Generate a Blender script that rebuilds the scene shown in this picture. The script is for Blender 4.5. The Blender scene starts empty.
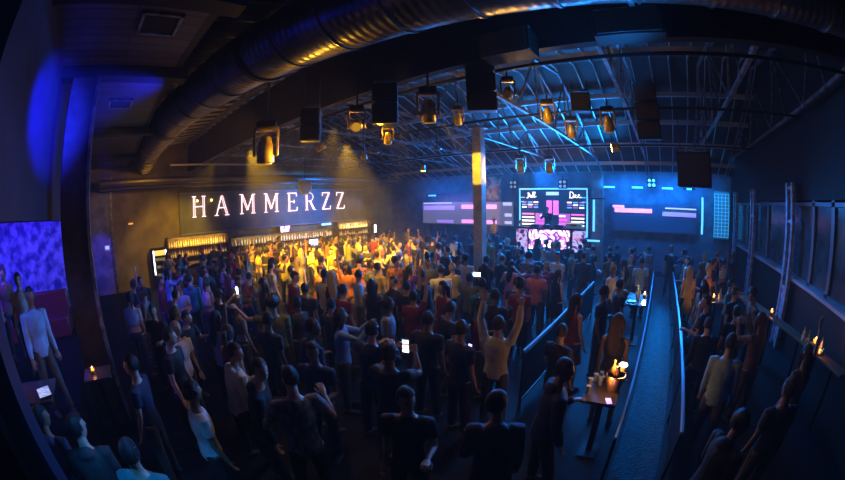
import bpy, bmesh, math, random
from mathutils import Vector, Matrix, Quaternion
R = math.radians
rnd = random.Random(11)
S = bpy.context.scene
COL = S.collection
CAMZ = 3.2
HEAD, PITCH, ROLL = 38.5, 6.0, 1.0
FM = 717.2          # 2f in pixels of the equisolid fisheye lens

# ------------------------------------------------------------------ lens arithmetic (used to read off room positions and to word labels)
def proj(p):
    X, Y, Z = p[0], p[1], p[2] - CAMZ
    h, q, r = R(HEAD), R(PITCH), R(-ROLL)
    rx = X*math.cos(h) + Y*math.sin(h); f = -X*math.sin(h) + Y*math.cos(h)
    fw = f*math.cos(q) - Z*math.sin(q); up = Z*math.cos(q) + f*math.sin(q)
    n = math.sqrt(X*X+Y*Y+Z*Z); th = math.acos(max(-1, min(1, fw/n))); rr = FM*math.sin(th/2); k = math.hypot(rx, up) or 1e-9
    u, v = rx/k*rr, -up/k*rr
    return 422.5 + u*math.cos(r) - v*math.sin(r), 240 + u*math.sin(r) + v*math.cos(r)

# ------------------------------------------------------------------ materials
MATS = {}
def mat(name, col=(.5,.5,.5), rough=.6, metal=0., emit=None, strength=1., noise=None, bump=None, objcol=False, spec=.5, trans=0.):
    if name in MATS: return MATS[name]
    m = bpy.data.materials.new(name); m.use_nodes = True
    nt = m.node_tree; b = nt.nodes['Principled BSDF']
    b.inputs['Base Color'].default_value = (*col, 1); b.inputs['Roughness'].default_value = rough
    b.inputs['Metallic'].default_value = metal; b.inputs['Specular IOR Level'].default_value = spec
    if trans: b.inputs['Transmission Weight'].default_value = trans
    src = None
    if objcol:
        oi = nt.nodes.new('ShaderNodeObjectInfo'); src = oi.outputs['Color']
    if noise or bump:
        tc = nt.nodes.new('ShaderNodeTexCoord')
    if noise:
        sc, c2, det = noise[0], noise[1], (noise[2] if len(noise) > 2 else 4)
        n = nt.nodes.new('ShaderNodeTexNoise'); n.inputs['Scale'].default_value = sc; n.inputs['Detail'].default_value = det
        nt.links.new(tc.outputs['Object'], n.inputs['Vector'])
        rp = nt.nodes.new('ShaderNodeValToRGB'); rp.color_ramp.elements[0].position = .38; rp.color_ramp.elements[1].position = .62
        nt.links.new(n.outputs['Fac'], rp.inputs['Fac'])
        mx = nt.nodes.new('ShaderNodeMix'); mx.data_type = 'RGBA'
        nt.links.new(rp.outputs['Color'], mx.inputs[0])
        if src: 
            mx.blend_type = 'MULTIPLY'; nt.links.new(src, mx.inputs[6])
            mx.inputs[7].default_value = (*c2, 1)
        else:
            mx.inputs[6].default_value = (*col, 1); mx.inputs[7].default_value = (*c2, 1)
        src = mx.outputs[2]
    if src: nt.links.new(src, b.inputs['Base Color'])
    if bump:
        kind, sc, st = bump
        if kind == 'wave':
            n = nt.nodes.new('ShaderNodeTexWave'); n.inputs['Scale'].default_value = sc; n.inputs['Distortion'].default_value = 1
        elif kind == 'vor':
            n = nt.nodes.new('ShaderNodeTexVoronoi'); n.inputs['Scale'].default_value = sc
        else:
            n = nt.nodes.new('ShaderNodeTexNoise'); n.inputs['Scale'].default_value = sc; n.inputs['Detail'].default_value = 5
        nt.links.new(tc.outputs['Object'], n.inputs['Vector'])
        bp = nt.nodes.new('ShaderNodeBump'); bp.inputs['Strength'].default_value = st; bp.inputs['Distance'].default_value = .03
        nt.links.new(n.outputs[0], bp.inputs['Height']); nt.links.new(bp.outputs['Normal'], b.inputs['Normal'])
    if emit:
        b.inputs['Emission Color'].default_value = (*emit, 1); b.inputs['Emission Strength'].default_value = strength
    MATS[name] = m; return m

def tex_emit(name, c1, c2, scale, strength, c3=None):
    """a lit display whose picture is made of soft abstract shapes"""
    if name in MATS: return MATS[name]
    m = mat(name, (.02,.02,.03), .4)
    nt = m.node_tree; b = nt.nodes['Principled BSDF']
    tc = nt.nodes.new('ShaderNodeTexCoord'); n = nt.nodes.new('ShaderNodeTexVoronoi'); n.inputs['Scale'].default_value = scale
    n2 = nt.nodes.new('ShaderNodeTexNoise'); n2.inputs['Scale'].default_value = scale*.7; n2.inputs['Distortion'].default_value = 3
    nt.links.new(tc.outputs['Object'], n2.inputs['Vector'])
    rp = nt.nodes.new('ShaderNodeValToRGB'); e = rp.color_ramp.elements
    e[0].position = .42; e[0].color = (*c1, 1); e[1].position = .56; e[1].color = (*c2, 1)
    if c3: q = e.new(.49); q.color = (*c3, 1)
    nt.links.new(n2.outputs['Fac'], rp.inputs['Fac'])
    nt.links.new(rp.outputs['Color'], b.inputs['Emission Color']); b.inputs['Emission Strength'].default_value = strength
    return m

def glow(name, col, s): return mat(name, (.8,.8,.8), .4, emit=col, strength=s)

# ------------------------------------------------------------------ mesh building
class MB:
    def __init__(s): s.v = []; s.f = []; s.m = []
    def add(s, vs, fs, mi=0):
        o = len(s.v); s.v += [tuple(v) for v in vs]; s.f += [tuple(i+o for i in f) for f in fs]; s.m += [mi]*len(fs); return s
    def box(s, c, d, rz=0, mi=0, M=None):
        hx, hy, hz = d[0]/2, d[1]/2, d[2]/2
        vs = [Vector((x,y,z)) for x in (-hx,hx) for y in (-hy,hy) for z in (-hz,hz)]
        if M is None: M = Matrix.Rotation(rz, 3, 'Z')
        vs = [M @ v + Vector(c) for v in vs]
        return s.add(vs, [(0,1,3,2),(4,6,7,5),(0,4,5,1),(2,3,7,6),(0,2,6,4),(1,5,7,3)], mi)
    def bb(s, lo, hi, mi=0):
        return s.box([(a+b)/2 for a,b in zip(lo,hi)], [b-a for a,b in zip(lo,hi)], mi=mi)
    def bar(s, a, b, w, h=None, mi=0):
        a, b = Vector(a), Vector(b); t = b-a; L = t.length
        if L < 1e-6: return s
        q = t.to_track_quat('Y', 'Z').to_matrix()
        return s.box((a+b)/2, (w, L, h or w), M=q, mi=mi)
    def tube(s, pts, rad, n=8, side=None, cap=True, mi=0):
        pts = [Vector(p) for p in pts]; k = len(pts)
        if not isinstance(rad, (list, tuple)): rad = [rad]*k
        rad = [(r, r) if not isinstance(r, (list, tuple)) else r for r in rad]
        sd = Vector(side) if side else None; vs = []
        for i, p in enumerate(pts):
            t = (pts[min(i+1,k-1)] - pts[max(i-1,0)])
            if t.length < 1e-9: t = Vector((0,0,1))
            t.normalize()
            if sd is None:
                sd = t.orthogonal()
            x = (sd - t*sd.dot(t))
            if x.length < 1e-5: x = t.orthogonal()
            x.normalize(); y = t.cross(x); sd = x if side is None else Vector(side)
            for j in range(n):
                a = 2*math.pi*j/n; vs.append(p + x*math.cos(a)*rad[i][0] + y*math.sin(a)*rad[i][1])
        fs = []
        for i in range(k-1):
            for j in range(n):
                a, b = i*n+j, i*n+(j+1)%n; fs.append((a, b, b+n, a+n))
        if cap: fs.append(tuple(range(n-1,-1,-1))); fs.append(tuple((k-1)*n+j for j in range(n)))
        return s.add(vs, fs, mi)
    def ell(s, c, r, M=None, n=12, m=8, mi=0):
        c = Vector(c); vs = [Vector((0,0,-1))]; fs = []
        for i in range(1, m):
            a = -math.pi/2 + math.pi*i/m
            for j in range(n):
                b = 2*math.pi*j/n; vs.append(Vector((math.cos(a)*math.cos(b), math.cos(a)*math.sin(b), math.sin(a))))
        vs.append(Vector((0,0,1)))
        for j in range(n): fs.append((0, 1+(j+1)%n, 1+j))
        for i in range(m-2):
            for j in range(n):
                a = 1+i*n+j; b = 1+i*n+(j+1)%n; fs.append((a, b, b+n, a+n))
        t = len(vs)-1; o = 1+(m-2)*n
        for j in range(n): fs.append((o+j, o+(j+1)%n, t))
        out = []
        for v in vs:
            w = Vector((v.x*r[0], v.y*r[1], v.z*r[2]))
            if M is not None: w = M @ w
            out.append(w + c)
        return s.add(out, fs, mi)
    def lathe(s, prof, n=12, c=(0,0,0), mi=0):
        c = Vector(c); return s.tube([c + Vector((0,0,z)) for r, z in prof], [max(r,1e-4) for r, z in prof], n, side=(1,0,0), mi=mi)
    def mesh(s, name, smooth=True):
        me = bpy.data.meshes.new(name); me.from_pydata(s.v, [], s.f)
        for p, i in zip(me.polygons, s.m): p.material_index = i
        bm = bmesh.new(); bm.from_mesh(me); bmesh.ops.recalc_face_normals(bm, faces=bm.faces); bm.to_mesh(me); bm.free()
        if smooth:
            me.shade_smooth()
            try: me.set_sharp_from_angle(angle=R(38))
            except Exception: pass
        return me
    def build(s, name, m, parent=None, loc=None, bevel=0, smooth=True):
        return mk(name, s.mesh(name, smooth), m, parent, loc, bevel)

def mk(name, me, m, parent=None, loc=None, bevel=0):
    o = bpy.data.objects.new(name, me); COL.objects.link(o)
    if not isinstance(m, (list, tuple)): m = [m]
    if len(me.materials) == 0:
        for q in m: me.materials.append(q)
    if parent: o.parent = parent
    if loc: o.location = loc
    if bevel:
        b = o.modifiers.new('edge', 'BEVEL'); b.width = bevel; b.segments = 2; b.limit_method = 'ANGLE'
    return o
def tag(o, label, cat, group=None, kind=None):
    o['label'] = label; o['category'] = cat
    if group: o['group'] = group
    if kind: o['kind'] = kind
    return o
def struct(o): o['kind'] = 'structure'; return o
def thing(name, label, cat, loc=(0,0,0), rz=0, group=None):
    o = bpy.data.objects.new(name, None); COL.objects.link(o); o.location = loc; o.rotation_euler = (0,0,rz); o.empty_display_size = .1
    return tag(o, label, cat, group)
def kids(o, table={}):
    return [c for c in COL.objects if c.parent is o]
def dup(parts, root, loc, rz, label=None, group=None, rot=None, scale=1):
    """copy a thing (root) with its known parts [(part, [subparts])]"""
    r = root.copy(); COL.objects.link(r); r.location = loc; r.rotation_euler = rot if rot else (0,0,rz); r.scale = (scale,)*3
    if label: r['label'] = label
    if group: r['group'] = group
    for p, sub in parts:
        c = p.copy(); COL.objects.link(c); c.parent = r
        for q in sub:
            d = q.copy(); COL.objects.link(d); d.parent = c
    return r
def ordinal(n):
    w = ['first','second','third','fourth','fifth','sixth','seventh','eighth','ninth','tenth','eleventh','twelfth','thirteenth','fourteenth','fifteenth','sixteenth','seventeenth','eighteenth','nineteenth','twentieth']
    return w[n] if n < len(w) else 'twenty-' + w[n-20]

# ------------------------------------------------------------------ common materials
M_black  = mat('black_paint', (.006,.006,.007), .6, noise=(9,(.010,.010,.011)), spec=.3)
M_blackm = mat('black_metal', (.02,.02,.022), .4, .6)
M_steel  = mat('painted_steel', (.30,.32,.36), .38, .6, noise=(6,(.10,.11,.13)))
M_deck   = mat('roof_deck', (.022,.026,.032), .6, .2, noise=(1.5,(.012,.014,.018)), bump=('wave',5,.3))
M_wall   = mat('dark_plaster', (.05,.045,.04), .8, noise=(3,(.03,.028,.025)), bump=('noise',14,.3))
M_bwall  = mat('ochre_board', (.24,.20,.08), .7, noise=(1.3,(.15,.12,.05)))
M_floor  = mat('club_floor', (.012,.012,.014), .6, noise=(5,(.007,.007,.009)), spec=.15)
M_duct   = mat('galvanised_duct', (.22,.21,.20), .30, .9, noise=(2.2,(.12,.115,.11)), bump=('wave',3,.15))
M_wood   = mat('dark_wood', (.06,.035,.02), .45, noise=(4,(.03,.018,.01)))
M_glass  = mat('dark_glass', (.01,.015,.02), .08, spec=.6)
M_cyan   = glow('cyan_neon', (.07,.40,1.), 2.4)
M_cyan2  = glow('cyan_lamp', (.03,.38,1.), 2.0)
M_pink   = glow('pink_tube', (.9,.25,.80), 1.5)
M_purple = glow('purple_tube', (.32,.14,.75), 1.)
M_whitel = glow('white_tube', (.6,.58,.9), 1.1)
M_letter = glow('letter_neon', (1.,.60,.62), 3.2)
M_flame  = glow('candle_flame', (1.,.42,.08), 40)

# ------------------------------------------------------------------ the room shell
def wallbox(name, lo, hi, m):
    return struct(MB().bb(lo, hi).build(name, m, smooth=False))
wallbox('floor', (-17.3,-6.3,-.2), (8.3,18.5,0), M_floor)
wallbox('wall_left', (-17.3,-6.3,0), (-17,18.5,8.5), M_bwall)
wallbox('wall_back', (-17,18,0), (4.3,18.3,8.5), mat('stage_wall_paint', (.16,.19,.24), .7, noise=(2,(.10,.12,.16))))
# right wall: a low part, posts and the part above the window band
wr = MB(); wr.bb((4,-6.3,0),(4.3,18,1.72)); wr.bb((4,-6.3,3.5),(4.3,18,8.5))
wr.bb((4,16.9,1.72),(4.3,18,3.5)); wr.bb((4,-6.3,1.72),(4.3,1.6,3.5))
struct(wr.build('wall_right', M_black, smooth=False))
wallbox('wall_front', (-17,-6.3,0), (4,-6,8.5), M_black)
# side room wall (plane y=-1.07) with a large opening to the booth room
wl = MB()
wl.bb((-17,-1.3,3.28),(-2.6,-1.07,5.5)); wl.bb((-17,-1.3,0),(-9.5,-1.07,3.28)); wl.bb((-2.6,-1.3,0),(-2.35,-1.07,5.5))
struct(wl.build('wall_side', mat('navy_paint', (.012,.014,.05), .6, noise=(3,(.008,.009,.035))), smooth=False))
# flat plank ceiling near the camera
def ceil_mat():
    m = mat('grey_plank', (.07,.07,.075), .45)
    nt = m.node_tree; b = nt.nodes['Principled BSDF']; tc = nt.nodes.new('ShaderNodeTexCoord')
    bk = nt.nodes.new('ShaderNodeTexBrick'); mp = nt.nodes.new('ShaderNodeMapping'); mp.inputs['Rotation'].default_value = (0,0,R(90))
    nt.links.new(tc.outputs['Object'], mp.inputs['Vector']); nt.links.new(mp.outputs['Vector'], bk.inputs['Vector'])
    bk.inputs['Scale'].default_value = 1; bk.inputs['Brick Width'].default_value = 2.4; bk.inputs['Row Height'].default_value = .22; bk.inputs['Mortar Size'].default_value = .012
    bk.inputs['Color1'].default_value = (.075,.075,.08,1); bk.inputs['Color2'].default_value = (.045,.045,.05,1); bk.inputs['Mortar'].default_value = (.01,.01,.01,1)
    nt.links.new(bk.outputs['Color'], b.inputs['Base Color']); return m
struct(MB().bb((-17,-6,5.42),(4,.9,5.6)).build('ceiling', ceil_mat(), smooth=False))
cb = MB()
for x in (-3.2,-5.5,-9.5,-13.6): cb.bb((x-.14,-1.07,5.24),(x+.14,1.15,5.42))
struct(cb.build('trim_1', M_black, smooth=False))
for (x, y) in ((-4.0,.35),(-7.3,.1)):
    h = thing('ceiling_hatch', 'square framed hatch in the plank ceiling, %s' % ('nearer the camera' if x > -5 else 'farther one beside the left pillar'), 'hatch', (x,y,5.42))
    f = MB()
    for sx in (-1,1): f.box((sx*.25,0,-.02),(.04,.54,.04)); f.box((0,sx*.25,-.02),(.54,.04,.04))
    f.build('frame', M_steel, h); MB().box((0,0,-.01),(.46,.46,.015)).build('panel', M_black, h)
# the pitched roof: rises from y=1.15 to the ridge at y=10.5, falls to the stage wall
RY, RZ, EZ0, EZ1 = 10.5, 7.55, 6.12, 4.78
def roofz(y): return EZ0 + (RZ-EZ0)*(y-1.15)/(RY-1.15) if y < RY else RZ + (EZ1-RZ)*(y-RY)/(18-RY)
rf = MB()
for (a, b) in ((1.02,RY),(RY,18)):
    za, zb = roofz(a), roofz(b)
    rf.add([(-17,a,za),(4.3,a,za),(4.3,b,zb),(-17,b,zb),(-17,a,za+.15),(4.3,a,za+.15),(4.3,b,zb+.15),(-17,b,zb+.15)],
           [(0,1,2,3),(7,6,5,4),(0,4,5,1),(2,6,7,3),(1,5,6,2),(0,3,7,4)])
rf.bb((-17,.9,5.42),(4.3,1.02,6.3))
struct(rf.build('ceiling_1', M_deck, smooth=False))
# roof battens: lines across the deck, running down each slope
bt = MB(); 
x = -16.6
while x < 4:
    bt.bar((x,1.3,roofz(1.3)-.07),(x,RY,roofz(RY)-.07),.03,.06); bt.bar((x,RY,roofz(RY)-.07),(x,17.95,roofz(17.95)-.07),.03,.06); x += .62
for y in (2.2,3.9,5.6,7.3,9.0,12,13.6,15.2,16.8):
    bt.bar((-17,y,roofz(y)-.18),(4.3,y,roofz(y)-.18),.09,.16)
struct(bt.build('trim_2', mat('pale_batten', (.60,.63,.67), .32, .6), smooth=False))
struct(MB().bb((-17,4.05,5.14),(4,4.2,6.3)).build('trim_6', M_black, smooth=False))
# roof trusses
def truss(x, label):
    t = thing('roof_truss', label, 'truss', (x,0,0), 0)
    zc = 5.25
    tc_ = MB(); tc_.bar((0,4.25,roofz(4.25)-.3),(0,RY,RZ-.3),.07); tc_.bar((0,RY,RZ-.3),(0,17.9,EZ1-.2),.07)
    tc_.build('top_chord', M_steel, t, smooth=False)
    MB().bar((0,4.25,zc),(0,16.4,zc),.07).build('bottom_chord', M_steel, t, smooth=False)
    ys = [4.3+i*1.33 for i in range(10)]
    for i, y in enumerate(ys[:-1]):
        y2 = ys[i+1]
        if i % 2 == 0: a, b = (0,y,zc), (0,y2,roofz(y2)-.32)
        else: a, b = (0,y,roofz(y)-.32), (0,y2,zc)
        if abs(a[2]-b[2]) > .15: MB().bar(a,b,.04).build('web', M_steel, t, smooth=False)
        if i % 2: MB().bar((0,y,zc),(0,y,roofz(y)-.32),.035).build('web', M_steel, t, smooth=False)
    return t
TX = [-15.4,-12.9,-10.4,-7.9,-5.3,-2.9,-.6,1.7,3.6]
for i, x in enumerate(TX):
    truss(x, '%s steel roof truss counted from the bar wall, running towards the stage' % ordinal(i))
# cross pipes under the trusses for hanging lamps
for i, (y, z) in enumerate(((4.6,5.16),(7.4,5.14),(12.2,5.14))):
    tag(MB().tube([(-16,y,z),(3.7,y,z)], .03, 8).build('lighting_pipe', M_blackm), 'horizontal black lighting pipe across the trusses, %s the camera' % ('nearest','midway from','farthest from')[i], 'pipe')

# big spiral duct
d = thing('air_duct', 'big round spiral duct crossing overhead from the bar wall', 'duct', (0,0,0))
DX = [(-17,1.75),(-12,1.52),(-8,1.62),(-5,2.02),(-3,2.45),(-1,2.80),(2,3.15),(4,3.3)]
def ductp(x):
    for (a,ya),(b,yb) in zip(DX[:-1],DX[1:]):
        if a <= x <= b: return Vector((x, ya+(yb-ya)*(x-a)/(b-a), 5.50))
    return Vector((x, 3.3, 5.50))
pts = [ductp(x) for x in (-16.95,-14.5,-12,-10,-8,-6.5,-5,-3,-1,.5,2,3.9)]
MB().tube(pts, .46, 28).build('pipe', M_duct, d)
for i in range(26):
    x = -16.3 + i*.78; p = ductp(x)
    MB().tube([p+Vector((-.018,0,0)), p+Vector((.018,0,0))], .478, 28).build('seam', M_duct, d)
for x in (-14,-9,-4.5,0,3):
    p = ductp(x); MB().tube([p+Vector((-.03,0,0)), p+Vector((.03,0,0))], .495, 28).build('strap', M_blackm, d)

# ------------------------------------------------------------------ iron column
c = thing('roof_column', 'slim square steel column standing in the dance floor crowd', 'column', (-5.35,9.55,0))
MB().box((0,0,2.75),(.3,.3,5.5)).build('post', mat('cream_paint', (.55,.5,.4), .45, noise=(4,(.35,.32,.26))), c, bevel=.01)
MB().box((0,0,.02),(.5,.5,.04)).build('base_plate', M_steel, c); MB().box((0,0,5.5),(.46,.46,.05)).build('cap_plate', M_steel, c)
# left pillar
c = thing('pillar', 'thick dark pillar dividing the booth room from the hall', 'pillar', (-5.6,-.60,0))
MB().box((0,0,2.71),(.40,.50,5.42)).build('shaft', mat('dark_brown_paint', (.05,.035,.035), .5, noise=(6,(.03,.02,.02))), c, bevel=.02)
MB().box((0,0,.12),(.52,.62,.24)).build('plinth', M_black, c, bevel=.01)
MB().box((.2,.23,2.71),(.05,.05,5.42)).build('corner_strip', M_steel, c)
c = thing('pillar', 'black column beside the stage screen, grey at its top', 'pillar', (-3.1,17.4,0))
MB().box((0,0,2.3),(.55,.5,4.6)).build('shaft', mat('grey_render', (.3,.27,.25), .7, noise=(5,(.2,.18,.17))), c, bevel=.01)
MB().box((0,0,3.4),(.62,.56,.06)).build('band', M_black, c)

# ------------------------------------------------------------------ windows of the right wall
yy = [1.6,3.4,5.0,6.6,7.7,9.55,11.6,13.3,14.5,16.9]
for i in range(len(yy)-1):
    a, b = yy[i], yy[i+1]
    w = MB()
    for y in (a+.04,b-.04): w.bb((4.02,y-.04,1.72),(4.14,y+.04,3.5))
    for z in (1.76,3.42): w.bb((4.02,a,z-.04),(4.14,b,z+.04))
    f = struct(w.build('window_%d' % (i+1), mat('blue_grey_frame', (.13,.16,.2), .4, .3), smooth=False))
    g = MB().bb((4.08,a+.08,1.8),(4.10,b-.08,3.38)).build('pane', mat('smoked_pane', (.05,.10,.13), .18, noise=(2.5,(.02,.05,.07)), spec=.6), f, smooth=False)
struct(MB().bb((3.9,1.6,1.66),(4.06,16.9,1.73)).build('trim_3', mat('sill_paint', (.35,.4,.45), .35), smooth=False))
M_post = mat('blue_painted_post', (.35,.45,.6), .4, noise=(7,(.14,.2,.3)))
for i, y in enumerate((8.9,13.0,16.2)):
    p = thing('ladder_post', 'narrow twin-rail post with a framed head on the window wall, %s the camera' % ('nearest','second from','farthest from')[i], 'post', (3.82,y,0))
    for s in (-.2,.2):
        MB().box((0,s,1.95),(.10,.14,3.9)).build('rail', M_post, p, smooth=False)
    for z in (1.45,3.0,3.78): MB().box((0,0,z),(.07,.26,.07)).build('crossbar', M_post, p, smooth=False)
    MB().box((0,0,.75),(.05,.30,1.3)).build('lower_panel', mat('blue_streaked_panel', (.12,.2,.4), .4, noise=(9,(.35,.5,.75))), p, smooth=False)

# ------------------------------------------------------------------ brick wall grid by the right back corner, its blue light painted as glow
g = thing('lit_brick_grid', 'tall brick grid in the right back corner, its cyan light made to glow', 'screen', (3.42,17.8,0))
MB().box((0,.05,2.85),(.86,.06,2.2)).build('backing', mat('cyan_lit_brick', (.25,.4,.5), .5), g)
for i in range(13): MB().box((0,-.01,1.85+i*.165),(.84,.05,.022)).build('slat', glow('painted_brick_glow', (.02,.35,.8), 1.0), g)
for i in range(5): MB().box((-.40+i*.2,-.012,2.84),(.018,.05,2.0)).build('upright', MATS['painted_brick_glow'], g)

# ------------------------------------------------------------------ bar wall: sign
sb = thing('neon_sign', 'wide bar sign HAMMERZZ in white pink neon letters', 'sign', (-16.97,0,0))
MB().bb((0,3.6,2.25),(.10,15.3,4.07)).build('board', mat('sign_board', (.17,.18,.16), .6, noise=(1.2,(.11,.12,.11))), sb)
MB().bb((0,3.6,4.07),(.22,15.3,4.12)).build('top_ledge', mat('pale_ledge', (.25,.26,.27), .4), sb)
MB().bb((0,3.6,2.19),(.22,15.3,2.25)).build('bottom_ledge', MATS['pale_ledge'], sb)
def stroke(a, b, w): # two neon lines either side of a stem
    a, b = Vector((a[0],a[1])), Vector((b[0],b[1])); t = (b-a).normalized(); n = Vector((-t.y,t.x))*w/2
    return [(a+n,b+n),(a-n,b-n)]
def serif(p, w): return [(Vector((p[0]-w,p[1])), Vector((p[0]+w,p[1])))]
def glyph(ch):
    T = .085; L = []
    if ch == 'H':
        for x in (.12,.68): L += stroke((x,.02),(x,.98),T) + serif((x,0),.12) + serif((x,1),.12)
        L += stroke((.16,.5),(.64,.5),.0)
    elif ch == 'A':
        L += stroke((.08,.02),(.40,.98),.02) + stroke((.72,.02),(.42,.98),T) + serif((.08,0),.12) + serif((.72,0),.13) + stroke((.22,.38),(.6,.38),.0)
    elif ch == 'M':
        L += stroke((.1,.02),(.12,.98),.02) + stroke((.82,.02),(.82,.98),T) + stroke((.14,.98),(.46,.18),T) + stroke((.46,.18),(.78,.98),.02)
        L += serif((.1,0),.11)+serif((.82,0),.13)+serif((.08,1),.1)+serif((.86,1),.1)
    elif ch == 'E':
        L += stroke((.15,.02),(.15,.98),T)+stroke((.05,1),(.68,1),0)+stroke((.05,0),(.70,0),0)+stroke((.2,.52),(.5,.52),0)
        L += stroke((.68,1),(.68,.82),0)+stroke((.70,0),(.72,.2),0)+stroke((.5,.62),(.5,.42),0)
    elif ch == 'R':
        L += stroke((.15,.02),(.15,.98),T)+serif((.15,0),.12)
        arc = [Vector((.38+.26*math.cos(a), .76+.24*math.sin(a))) for a in [R(90-18*i) for i in range(11)]]
        P = [Vector((.04,1))]+arc+[Vector((.2,.52))]
        L += list(zip(P[:-1],P[1:])); L += stroke((.4,.52),(.7,.02),T)+serif((.74,0),.1)
    elif ch == 'Z':
        L += stroke((.1,1),(.66,1),0)+stroke((.08,0),(.70,0),0)+stroke((.62,.98),(.12,.02),T)+stroke((.1,1),(.08,.8),0)+stroke((.70,0),(.73,.2),0)
    return L
ly = [4.25,5.47,6.85,8.25,9.65,10.8,11.95,13.0]
for ch, y in zip('HAMMERZZ', ly):
    q = MB(); k = .98 if ch != 'M' else 1.0
    for a, b in glyph(ch):
        if (b-a).length < .01: continue
        q.tube([(.17, y+a.x*k*.92, 2.98+a.y*.94), (.17, y+b.x*k*.92, 2.98+b.y*.94)], .014, 6)
    L = q.build('letter', M_letter, sb)
    for a, b in glyph(ch)[:2]:
        m_ = (a+b)/2; qb = MB(); qb.tube([(.09, y+m_.x*k*.92, 2.98+m_.y*.94),(.17, y+m_.x*k*.92, 2.98+m_.y*.94)], .012, 6); qb.build('standoff', M_blackm, L)
# wall lamps above the H
for i, y in enumerate((4.5,5.25)):
    w = thing('wall_lamp', 'small yellow lamp shining over the sign, %s the letter A' % ('left of' if i==0 else 'just before'), 'lamp', (-16.7,y,3.72))
    MB().ell((0,0,0),(.05,.05,.05)).build('bulb', glow('amber_bulb', (1.,.55,.08), 16), w)
    MB().tube([(-.18,0,.05),(0,0,.05)], .02).build('bracket', M_blackm, w)
# soffit pipes above the bar
for i,(x,z,r) in enumerate(((-16.4,4.45,.10),(-15.6,4.62,.16))):
    tag(MB().tube([(x,-.5,z),(x,17.5,z)], r, 12).build('ceiling_pipe', mat('dull_pipe', (.2,.18,.15), .4, .6)), '%s pipe running above the bar sign' % ('thin','thick dusty')[i], 'pipe')
tag(MB().bb((-14.1,2.6,5.02),(-14.0,7.5,5.08)).build('fluorescent_tube', mat('pale_tube', (.7,.6,.35), .3)), 'pale unlit tube under the roof before the bar sign', 'tube')
# hoop-like framed lamp hanging before the sign
h = thing('backboard', 'small shield-shaped yellow framed board hanging above letter E', 'board', (-14.9,9.6,4.12))
fr = MB(); P = [(0,-.36,.32),(0,.36,.32),(0,.36,-.1),(0,.18,-.34),(0,-.18,-.34),(0,-.36,-.1),(0,-.36,.32)]
for a, b in zip(P[:-1],P[1:]): fr.bar(a,b,.06)
fr.build('rim', mat('yellow_rim', (.7,.55,.2), .5), h); MB().add([(.0,a[1]*.95,a[2]*.95) for a in P[:-1]]+[(-.03,a[1]*.95,a[2]*.95) for a in P[:-1]], [(0,1,2,3,4,5),(11,10,9,8,7,6)]+[(i,(i+1)%6,6+(i+1)%6,6+i) for i in range(6)]).build('panel', mat('grey_panel', (.2,.2,.2), .5), h)
MB().tube([(0,0,.3),(0,0,1.3)], .015).build('chain', M_blackm, h)

# ------------------------------------------------------------------ bar shelves, bottles, fridge, counter
def shelf_unit(y0, y1, zs, label, depth=.35, back=True, top=2.13):
    t = thing('bottle_shelf', label, 'shelf', (-16.8,(y0+y1)/2,0)); L = y1-y0
    MB().box((-.13,0,(zs[0]+top)/2),(.04,L,top-zs[0]+.1)).build('back_panel', mat('amber_back_panel', (.30,.2,.08), .5, noise=(5,(.2,.12,.05))), t)
    for s in (-1,1): MB().box((.03,s*L/2,(zs[0]+top)/2-.02),(depth,.05,top-zs[0]+.12)).build('side', M_wood, t)
    for z in zs: MB().box((.03,0,z-.02),(depth,L,.035)).build('shelf_board', M_wood, t, bevel=.004)
    MB().box((.03,0,top),(depth,L,.04)).build('top_board', M_wood, t, bevel=.004)
    return t
shelf_unit(2.85,6.05,(1.24,1.68),'left bottle shelf of the back bar beside the fridge')
shelf_unit(12.95,15.6,(.98,1.36,1.75),'right bottle shelf of the back bar near the dark corner')
shelf_unit(6.15,12.85,(1.05,1.43),'long low middle bottle shelf under the neon sign', top=1.84)
BK = [((.70,.42,.12),'amber'),((.25,.42,.16),'green'),((.75,.72,.6),'clear'),((.45,.16,.06),'brown'),((.8,.66,.2),'yellow')]
def bottle_proto(k, col, nm):
    h = (.30,.27,.33,.25,.31)[k]
    root = thing('bottle', nm, 'bottle')
    b = MB().lathe([(.0,0),(.036,0),(.038,.02),(.038,h*.58),(.03,h*.68),(.013,h*.78),(.013,h*.96)], 10).build('glass_body', mat('bottle_'+nm, col, .15, spec=.8), root)
    l = MB().lathe([(.0395,h*.15),(.0395,h*.45)], 10).build('paper_label', mat('cream_label', (.85,.8,.65), .7), root)
    c_ = MB().lathe([(0,h*.93),(.016,h*.93),(.016,h),(0,h)], 8).build('cap', mat('bottle_cap', (.6,.45,.15), .3, .6), root)
    return root, [(b,[]),(l,[]),(c_,[])]
BP = [bottle_proto(i, c_, n_) for i,(c_,n_) in enumerate(BK)]
used = set()
def put_bottle(x, y, z, k, label, group):
    root, parts = BP[k]
    if k not in used:
        used.add(k); root.location = (x,y,z); root['label'] = label; root['group'] = group; return
    dup(parts, root, (x,y,z), rnd.uniform(0,6), label, group)
for (y0,y1,zs,sp,nm) in ((2.95,5.95,(1.24,1.68),.12,'left shelf by the fridge'),(13.05,15.5,(.98,1.36,1.75),.15,'right shelf by the dark corner'),(6.3,12.7,(1.05,1.43),.16,'long middle shelf under the sign')):
    for ri, z in enumerate(zs):
        rn = ['bottom','top'][ri] if len(zs) == 2 else ['bottom','middle','top'][ri]
        y = y0
        while y < y1:
            k = rnd.choice([0,0,2,3,4,4,1])
            put_bottle(-16.74+rnd.uniform(-.03,.03)+(0.06 if nm[0]=='l' and ri==0 else 0), y, z, k, '%s glass bottle, %s row of the %s' % (BK[k][1], rn, nm), '%s bottles on the %s row of the %s' % (BK[k][1], rn, nm))
            y += sp*rnd.uniform(.85,1.2)
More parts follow.
